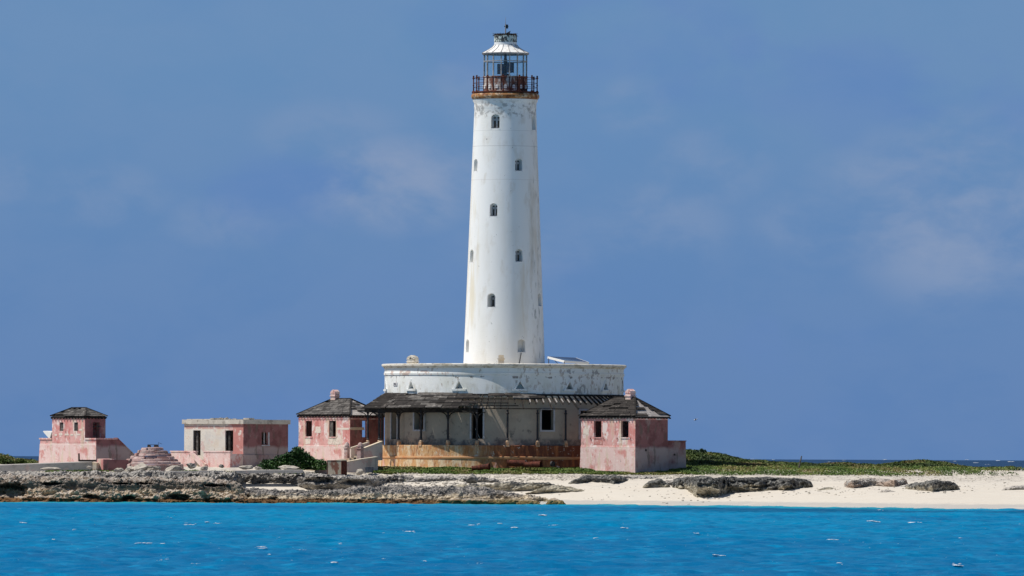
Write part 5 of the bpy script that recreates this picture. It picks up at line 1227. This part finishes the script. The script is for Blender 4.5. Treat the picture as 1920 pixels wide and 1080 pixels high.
q = MB(); q.box(WX(149, 684.9), WX(181, 684.9), 684.9, 685.3, WZ(865.5, 684.9, 165), WZ(862, 684.9, 165)); tag(q.build('timber_beam', M['darkwood']), 'dark timber beam lying by the post on the grey causeway', 'beam')
def path(name, label, pts, Y, th, dep, mat, cat='path'):
    t_ = thing(name, label, cat)
    for (xa_, ya_), (xb_, yb_) in zip(pts[:-1], pts[1:]):
        n = max(1, int((xb_ - xa_) / 26))
        for i in range(n):
            f0_, f1_ = i / n, (i + 1) / n; q = MB(); A1, B1 = W(xa_ + (xb_ - xa_) * f0_, ya_ + (yb_ - ya_) * f0_, Y), W(xa_ + (xb_ - xa_) * f1_ - .25, ya_ + (yb_ - ya_) * f1_, Y); j = R3.uniform(-.01, .01)
            q.hexa([(A1.x, Y, A1.z - th), (B1.x, Y, B1.z - th), (B1.x, Y + dep, B1.z - th), (A1.x, Y + dep, A1.z - th), (A1.x, Y + j, A1.z + j), (B1.x, Y + j, B1.z + j), (B1.x, Y + dep, B1.z + .03), (A1.x, Y + dep, A1.z + .03)]); q.build('path_slab', mat, t_)
path('concrete_path', 'thin pale concrete path rising past the boulders below the stepped plinth', [(188, 888.5), (250, 886.5), (300, 884.3), (360, 883.6), (418, 883)], 678.6, .16, 1.2, M['concrete'])
path('concrete_path', 'pale concrete path below the green bush, ending by the rusty tank', [(440, 882.6), (500, 881.5), (568, 881.5)], 678.8, .22, 1.2, M['concrete'])

stairs = thing('stone_stairs', 'weathered stairs with domed gate pillars leading up to the verandah', 'stairs')
face_wall('lower_wall', [(561, 884), (561, 873.5), (571, 873), (571, 869.5), (613, 864.4), (655, 859), (655, 884)], 655, 686.4, -28, .35, M['cream'], stairs)
face_wall('step_wall', [(592, 888), (592, 877.5), (598, 877.5), (598, 874), (604.5, 874), (604.5, 871.5), (612, 870.5), (626, 869), (626, 888)], 592, 684.6, 14, .3, M['stairwall'], stairs)
face_wall('lower_wall', [(648, 886), (648, 867.5), (680, 861.5), (708, 857.5), (708, 886)], 648, 685.2, 38, .3, M['stairwall'], stairs)
face_wall('wall_coping', [(648, 867.4), (648, 866), (680, 860), (708, 856), (708, 857.4), (680, 861.4)], 648, 685.15, 38, .4, M['cream'], stairs)
fl_ = MB(); fl_.box(WX(640, 689), WX(708, 689), 687.3, 691.5, 2.3, WZ(861, 688, 670)); fl_.build('landing', M['cream'], stairs)
for i in range(7):
    x = 657 + i * 6.5; yy = 858 - i * 3.6; q = MB(); q.box(WX(x, 690), WX(x + 8 + 3, 690), 689.4, 691.6, 2.6, WZ(yy, 690, x)); q.build('stair_step', M['cream'], stairs)
face_wall('stair_flank', [(682, 863), (682, 842.5), (717, 829.2), (717, 863)], 682, 688.0, 30, .3, M['stairwall'], stairs)
face_wall('flank_coping', [(682, 842.3), (682, 840.4), (717, 827.0), (717, 829.0)], 682, 687.96, 30, .42, M['cream'], stairs)
face_wall('stair_flank', [(658, 858), (658, 841.5), (692, 830.5), (692, 858)], 658, 691.7, 20, .25, M['stairwall'], stairs)
face_wall('flank_coping', [(658, 841.3), (658, 839.4), (692, 828.3), (692, 830.3)], 658, 691.66, 20, .36, M['cream'], stairs)
for (xc, xw, yt, yb, Y_) in ((650.5, 10.5, 837, 862, 689.6), (675.5, 13, 838, 864, 687.4)):
    a = xw * Y_ / F / 2 / 1.414 ; z0, z1 = 2.3, WZ(yt, Y_, xc)
    q = MB(); q.box(-a, a, -a, a, z0, z1); q.box(-a - .05, a + .05, -a - .05, a + .05, z1 - .16, z1 - .06)
    q.lathe([(0, z1), (a * 1.25, z1), (a * 1.3, z1 + .08), (a * .9, z1 + .24), (a * .45, z1 + .33), (0, z1 + .35)], 16)
    q.build('gate_pillar', M['tier'], stairs, loc=(WX(xc, Y_), Y_, 0), rz=math.radians(-45) if False else math.radians(-38))

tank = thing('metal_tank', 'rusty grey box tank standing on a concrete slab above the rocks', 'tank', corner(640.5, 682.6, WZ(889.5, 682.6, 640)), math.radians(-25))
St = 682.6 / F; ht = (889.5 - 864) * St; ww = 27 * St / math.cos(math.radians(25)); dd = 9 * St / math.sin(math.radians(25))
q = MB(); q.box(-ww, 0, 0, dd, 0, ht); q.build('tank_body', M['tank'], tank)
q = MB(); q.box(-ww - .03, .03, -.03, dd + .03, ht, ht + .05); q.build('tank_lid', M['tank'], tank)
q = MB(); q.box(-.03, .02, -.02, .03, 0, ht - .01); q.box(-ww - .02, -ww + .03, -.02, .03, 0, ht - .01); q.build('corner_angle', M['rustiron'], tank)
q = MB(); q.box(.005, .05, .05, dd - .02, -.5, ht - .02); q.build('shaded_rusty_side', M['rustiron'], tank)  # dark rusty sheet; the shade of this side is put into its colour
sb = thing('concrete_slab', 'broad concrete slab under the rusty box tank', 'slab'); face_wall('slab_body', [(586, 901), (586, 890.5), (646, 890), (646, 901)], 622, 681.4, 4, 3.2, M['concrete'], sb)
tu = thing('plastic_tub', 'battered blue-grey ribbed tub on the grass left of the verandah base', 'tub', (WX(692.5, 683.6), 683.6, WZ(886, 683.6, 692)))
q = MB(); q.lathe([(0, 0), (.24, 0), (.33, .42), (.31, .42), (.23, .04), (0, .04)], 14); q.build('tub_body', M['tub'], tu)
q = MB()
for k in range(14):
    an = 2 * math.pi * k / 14; q.bar((.25 * math.sin(an), -.25 * math.cos(an), .02), (.335 * math.sin(an), -.335 * math.cos(an), .38), .025, .03)
q.build('tub_ribs', M['tub'], tu)
def pipe(label, pa_, pb_, ra, rb2, flange=True):
    t_ = thing('rusty_drum', label, 'drum'); q = MB(); a, b = Vector(pa_), Vector(pb_); d = (b - a).normalized()
    q.cyl(a, b, ra, rb2, 18, cap=False); q.cyl(a + d * .02, b - d * .02, ra - .04, rb2 - .04, 18, cap=False); q.build('drum_shell', M['rustiron'], t_)
    for f_ in (0.0, .5, 1.0):
        q = MB(); c = a.lerp(b, f_); q.cyl(c - d * .03, c + d * .03, (ra + (rb2 - ra) * f_) + .03, (ra + (rb2 - ra) * f_) + .03, 18, cap=False); q.build('drum_hoop', M['rustiron'], t_)
    q = MB(); q.cyl(a + d * .03, a + d * .05, ra - .02, ra - .02, 18); q.build('drum_end', M['rustiron'], t_)
    return t_
pipe('short rusty tapered drum lying in the grass before the platform, left of the others', W(886, 878, 686.4) , W(917, 874.5, 686.0), .16, .22)
pipe('long dark rusty drum lying against the base of the platform', W(952, 868, 688.3), W(984, 869, 688.2), .24, .24)
pipe('dark rusty drum with an open ragged end, right of the longest one', W(985, 871, 688.0), W(1014, 870.5, 687.4), .20, .24)
o = thing('metal_ring', 'upright dark open hoop leaning on the platform wall by the pink house', 'ring', W(1036, 870, 688.6)); q = MB(); q.cyl((-.05, 0, 0), (.05, -.1, 0), .22, .22, 18, cap=False); q.cyl((-.02, 0, 0), (.0, -.03, 0), .19, .19, 18); q.build('ring_body', M['blackiron'], o)
q = MB(); q.cyl(W(1498, 877, 690), W(1503, 855, 690), .07, .045, 8); tag(q.build('wooden_post', M['oldwood']), 'thin leaning weathered post rising from the green dune at right', 'post')

# ------------------------------------------------------------------ boulders
B_ = [('large pale tilted boulder in front of the stepped plinth', 263, 877.5, 34, 13, 681.5, .35, 1), ('small angular pale boulder left of the large tilted one', 222, 882.5, 17, 9, 681.0, .1, 2),
      ('pale wedge boulder leaning on the left side of the large tilted one', 240, 881, 18, 9, 681.6, .5, 3), ('bright flat-topped boulder right of the large tilted one', 288, 878.5, 22, 10, 682, 0, 4),
      ('grey slanting boulder at the right foot of the stepped plinth', 325, 879.5, 26, 10, 681.5, .3, 5), ('small white boulder below the stair flank of the flat house', 383, 878, 11, 9, 682.2, .2, 6),
      ('grey rubble stone below the flat house terrace', 415, 874.5, 8, 6, 684, 0, 7), ('white block-shaped boulder below the flat house corner', 461, 876.5, 22, 8, 681.5, 0, 8),
      ('small grey stone left of the green bush', 484, 878, 11, 7, 681.5, 0, 9), ('rounded tan flat boulder under the right end of the green bush', 541, 877.2, 31, 8, 681.3, 0, 10),
      ('pointed pale rock standing on the ledge left of the concrete slab', 575, 890, 18, 18, 679, .9, 11), ('jagged grey rock by the blue-grey tub', 676, 884, 15, 9, 683.0, .5, 12),
      ('dark cone-shaped rock on the sand below the short drum', 886, 896, 24, 17, 677, 0, 13), ('small flat pale stone on the grey causeway edge', 95, 879, 30, 5, 682, 0, 14),
      ('dark grey rock heap piece beside the stair flank of the flat house', 358, 873, 15, 9, 685, 0, 15), ('small olive upright boulder on the front ledge', 864, 925, 9, 12, 669.2, 0, 16),
      ('flat white stone at the corner of the low pink wall', 168, 876, 9, 5, 683, 0, 17)]
for lb, px_, py_, w_, h_, Y_, tl, sd_ in B_:
    mt = M['rockdry'] if sd_ in (13, 16, 15, 7) else M['stone']
    boulder(lb, px_, py_, w_ * 1.1, h_ * 1.15, Y_, mt, tl, seed=sd_, cone=sd_ in (13, 16, 11))
# rubble too small to count
def scatter_rubble():
    vs, fs = [], []; o = 0
    b = bmesh.new(); bmesh.ops.create_icosphere(b, subdivisions=1, radius=1); iv = np.array([v.co[:] for v in b.verts]); fi = np.array([[v.index for v in f.verts] for f in b.faces]); b.free()
    def put(n, x0, x1, Ya, Yb, s0, s1):
        nonlocal o
        for i in range(n):
            Y = rng.uniform(Ya, Yb); X = WX(rng.uniform(x0, x1), Y); s = rng.uniform(s0, s1) * rng.uniform(.5, 1); z = float(groundz(X, Y))
            k = iv * np.array([s, s * .8, s * rng.uniform(.35, .7)]) * (1 + .35 * rng.normal(size=(len(iv), 1)) * .6); vs.append(k + np.array([X, Y, z + s * .15])); fs.append(fi + o); o += len(iv)
    put(900, -100, 600, 683.2, 687.5, .04, .2); put(260, 340, 480, 683, 687, .06, .24); put(1500, 690, 1300, 681, 685.2, .03, .13); put(500, 1250, 1900, 676, 686, .03, .10); put(200, 640, 780, 679, 684.5, .05, .2); put(120, 1240, 1600, 661, 670, .03, .16); put(90, 1560, 1830, 655, 668, .03, .16); put(160, 960, 1260, 668, 680, .02, .10); put(160, 1500, 1915, 662, 684, .02, .12); put(500, 700, 1000, 676.5, 682, .03, .2)
    ob = npmesh('rubble', np.concatenate(vs), np.concatenate(fs), M['stone'], smooth=False); tag(ob, 'loose pale stones and coral rubble strewn above the beach', 'rubble', kind='stuff')
scatter_rubble()

# ------------------------------------------------------------------ vegetation
def leaves(P, size, name, mat, parent=None, kind=None, up=.35, aspect=.6):
    n = len(P); nr = rng.normal(size=(n, 3)); nr[:, 2] = np.abs(nr[:, 2]) + up; nr /= np.linalg.norm(nr, axis=1)[:, None]
    t = rng.normal(size=(n, 3)); a = np.cross(nr, t); a /= np.linalg.norm(a, axis=1)[:, None]; b = np.cross(nr, a)
    s = (size * rng.uniform(.6, 1.3, n))[:, None]; a = a * s; b = b * s * aspect
    fold = nr * s * .18
    v = np.stack([P - a, P - b * .9 - fold, P + a, P + b * .9 - fold], 1).reshape(-1, 3)
    f = np.arange(4 * n).reshape(-1, 4)
    return npmesh(name, v, f, mat, parent, smooth=False, kind=kind)
def grassband(n, x0, x1, Ya, Yb, hgt, size, dens=.45, edge=None):
    Y = rng.uniform(Ya, Yb, n); px = rng.uniform(x0, x1, n); X = (px - 960) * Y / F
    d = fbm(X * .5, Y * .9, 4, 3)
    keep = d > (-dens + np.clip((Ya + 1.8 - Y) / 1.8, 0, 1) * .75 + np.clip((px - 1620) / 300, 0, 1) * .9)
    X, Y, d = X[keep], Y[keep], d[keep]
    h = rng.uniform(0, 1, len(X)) ** .7 * hgt * (.5 + np.clip(d + .6, 0, 1.2))
    return np.stack([X, Y, groundz(X, Y) + h], -1)
P = np.concatenate([grassband(70000, 700, 1300, 684.2, 691.0, .11, .07, .34), grassband(20000, 690, 780, 683.4, 686, .12, .07, .3), grassband(52000, 1280, 1990, 684.0, 704, .18, .08, .5),
                    grassband(3500, 520, 600, 681.5, 684, .10, .06, 0), grassband(3500, 330, 470, 683.5, 687, .10, .06, -.1), grassband(3000, 60, 260, 683.6, 686, .10, .06, -.05), grassband(2500, 660, 760, 679.5, 682, .10, .06, -.05)])
o = leaves(P, .07, 'ground_creeper', M['creeper'], aspect=.75); tag(o, 'low bright green creeping plants along the foot of the buildings', 'grass', kind='stuff')
def scrubband(n, x0, x1, Ya, Yb, dens=.55, hs=1.0):
    Y = rng.uniform(Ya, Yb, n); px = rng.uniform(x0, x1, n); X = (px - 960) * Y / F
    cl = fbm(X * .7, Y * .7, 8, 3, .5)
    lim = np.clip(topz(px) - groundz(X, 712 + 0 * Y), .1, 1.4) * hs
    keep = cl > -dens + np.clip((px - 1740) / 120, 0, 1) * .7; X, Y, cl, px, lim = X[keep], Y[keep], cl[keep], px[keep], lim[keep]
    h = rng.uniform(0, 1, len(X)) ** .5 * lim * (.62 + .55 * np.clip(cl + .5, 0, 1)) * np.clip((Y - Ya) / 3, .35, 1)
    return np.stack([X, Y, groundz(X, Y) + h], -1)
P = np.concatenate([scrubband(175000, 1284, 1900, 701, 716, .5, 1.08), scrubband(16000, -260, 90, 706, 716), scrubband(6000, 1284, 1420, 696, 702, .5, .8)])
o = leaves(P, .095, 'dune_scrub', M['scrub'], aspect=.55); tag(o, 'dense low green and brown scrub covering the dune behind the beach', 'scrub', kind='stuff')

def shrub(label, px, py_top, py_base, wpx, Y, n, size, mat, name='shrub', cat='bush', lobes=6, seed=0, dep=.8, outline=None, group=None):
    rr = np.random.default_rng(seed); S = Y / F; base = W(px, py_base, Y); ht = (py_base - py_top) * S; hw = wpx * S / 2
    t_ = thing(name, label, cat, base, 0, group); pts = []
    stem = MB()
    for i in range(lobes):
        u = rr.uniform(-1, 1) if outline is None else outline[i][0]
        hh = (1 - .55 * abs(u)) * rr.uniform(.75, 1.0) if outline is None else outline[i][1]
        r = rr.uniform(.13, .22) * ht * 1.2
        c = np.array([u * hw * .85, rr.uniform(-1, 1) * hw * .4 * dep, max(r * .8, hh * ht - r)])
        m = n // lobes; d = rr.normal(size=(m, 3)); d /= np.linalg.norm(d, axis=1)[:, None]; q = c + d * (r * rr.uniform(.3, 1.15, m) ** .6)[:, None] * np.array([1.25, 1.1, 1.0])
        q = q * 1.0; pts.append(q); 
        m2 = m // 2; q2 = np.stack([c[0] + rr.normal(size=m2) * r * .9, c[1] + rr.normal(size=m2) * r * .8, rr.uniform(0, 1, m2) * c[2]], -1); pts.append(q2)
        stem.cyl((c[0] * .25, c[1] * .25, -.1), tuple(c), .035, .012, 6)
        for j in range(3):
            e = c + rr.normal(size=3) * r * .7; stem.cyl(tuple(c * .8), tuple(e), .015, .006, 5)
    q = np.concatenate(pts); q[:, 2] = np.abs(q[:, 2])
    fl = fbm(q[:, 0] * 2.5 + seed, q[:, 1] * 2.5, q[:, 2] * 2.5, 2); q = q[fl > -.45]
    leaves(q, size, 'foliage', mat, t_, aspect=.7); stem.build('branches', M['darkwood'], t_)
    return t_
shrub('large dark green bush between the flat house and the left pink house', 549, 838, 880, 122, 684.5, 8500, .095, M['bush'], seed=5, lobes=16,
      outline=[(-.95, .22), (-.8, .34), (-.62, .45), (-.5, .6), (-.35, .66), (-.22, .72), (-.08, .78), (.02, .82), (.16, .92), (.2, 1.02), (.3, .8), (.45, .76), (.55, .62), (.7, .5), (.85, .40), (1.0, .28)])
shrub('small pale rounded shrub on the hilltop right of the pink house', 1314, 839, 850, 22, 711, 900, .08, M['sagebush'], seed=9, lobes=5)
shrub('grey-green low bush at the right edge of the dune', 1906, 876, 893, 66, 692, 2600, .09, M['sagebush'], seed=12, lobes=9)
shrub('small upright shrub on the slope right of the hilltop shrub', 1357, 851, 862, 12, 711, 500, .07, M['sagebush'], seed=19, lobes=3)
shrub('dark green bush at the far left edge behind the causeway', 6, 851, 874, 44, 705, 3000, .10, M['scrub'], seed=14, lobes=7)
shrub('second low green bush beside the far left pink building', 36, 857, 873, 30, 706, 1500, .09, M['scrub'], seed=15, lobes=5)

# ------------------------------------------------------------------ birds
def bird(label, px, py, Y, s=1.0, flying=False):
    t_ = thing('gull', label, 'bird', W(px, py, Y)); wm = material('white_feathers', (0.62, 0.62, 0.62), rough=.9) if 'white_feathers' not in bpy.data.materials else bpy.data.materials['white_feathers']
    gm = material('grey_feathers', (0.20, 0.20, 0.21), rough=.9) if 'grey_feathers' not in bpy.data.materials else bpy.data.materials['grey_feathers']
    q = MB(); z = .0 if flying else .14 * s
    rings = [(-.19, .008, z + .02), (-.13, .03, z + .02), (-.05, .055, z + .03), (.04, .06, z + .04), (.10, .04, z + .08), (.125, .03, z + .12), (.155, .034, z + .14), (.185, .02, z + .135), (.215, .006, z + .13)]
    vs = []; n = 8
    for x, r, zz in rings: vs += [(x * s, r * s * math.cos(2 * math.pi * k / n), zz * 1.0 + r * s * math.sin(2 * math.pi * k / n)) for k in range(n)]
    fs = [(i * n + k, i * n + (k + 1) % n, (i + 1) * n + (k + 1) % n, (i + 1) * n + k) for i in range(len(rings) - 1) for k in range(n)] + [tuple(range(n)), tuple(range(len(vs) - 1, len(vs) - n - 1, -1))]
    q.add(vs, fs); q.build('body', wm, t_, smooth=True)
    for sg in (-1, 1):
        q = MB()
        if flying:
            q.hexa([(-.05 * s, sg * .04 * s, z), (.08 * s, sg * .04 * s, z), (.05 * s, sg * .5 * s, z + .15 * s), (-.02 * s, sg * .5 * s, z + .15 * s), (-.05 * s, sg * .04 * s, z + .02), (.08 * s, sg * .04 * s, z + .02), (.05 * s, sg * .5 * s, z + .17 * s), (-.02 * s, sg * .5 * s, z + .17 * s)])
        else:
            q.hexa([(-.22 * s, sg * .03 * s, z + .03), (.05 * s, sg * .055 * s, z + .0), (.05 * s, sg * .065 * s, z + .0), (-.22 * s, sg * .04 * s, z + .03), (-.20 * s, sg * .02 * s, z + .06), (.05 * s, sg * .05 * s, z + .09), (.05 * s, sg * .062 * s, z + .09), (-.20 * s, sg * .03 * s, z + .06)])
        q.build('wing', gm, t_)
        if not flying:
            q = MB(); q.cyl((0.0, sg * .02 * s, 0), (0.0, sg * .02 * s, z), .007, .007, 5); q.build('leg', gm, t_)
bird('small grey gull standing on the beach below the largest outcrop', 1332, 941.5, 664, 1.3)
bird('small grey gull standing on the sand at right, far from the first', 1512, 942.3, 658, 1.1)
bird('tiny white gull flying over the sea right of the pink house', 1304, 788, 860, 1.0, True)
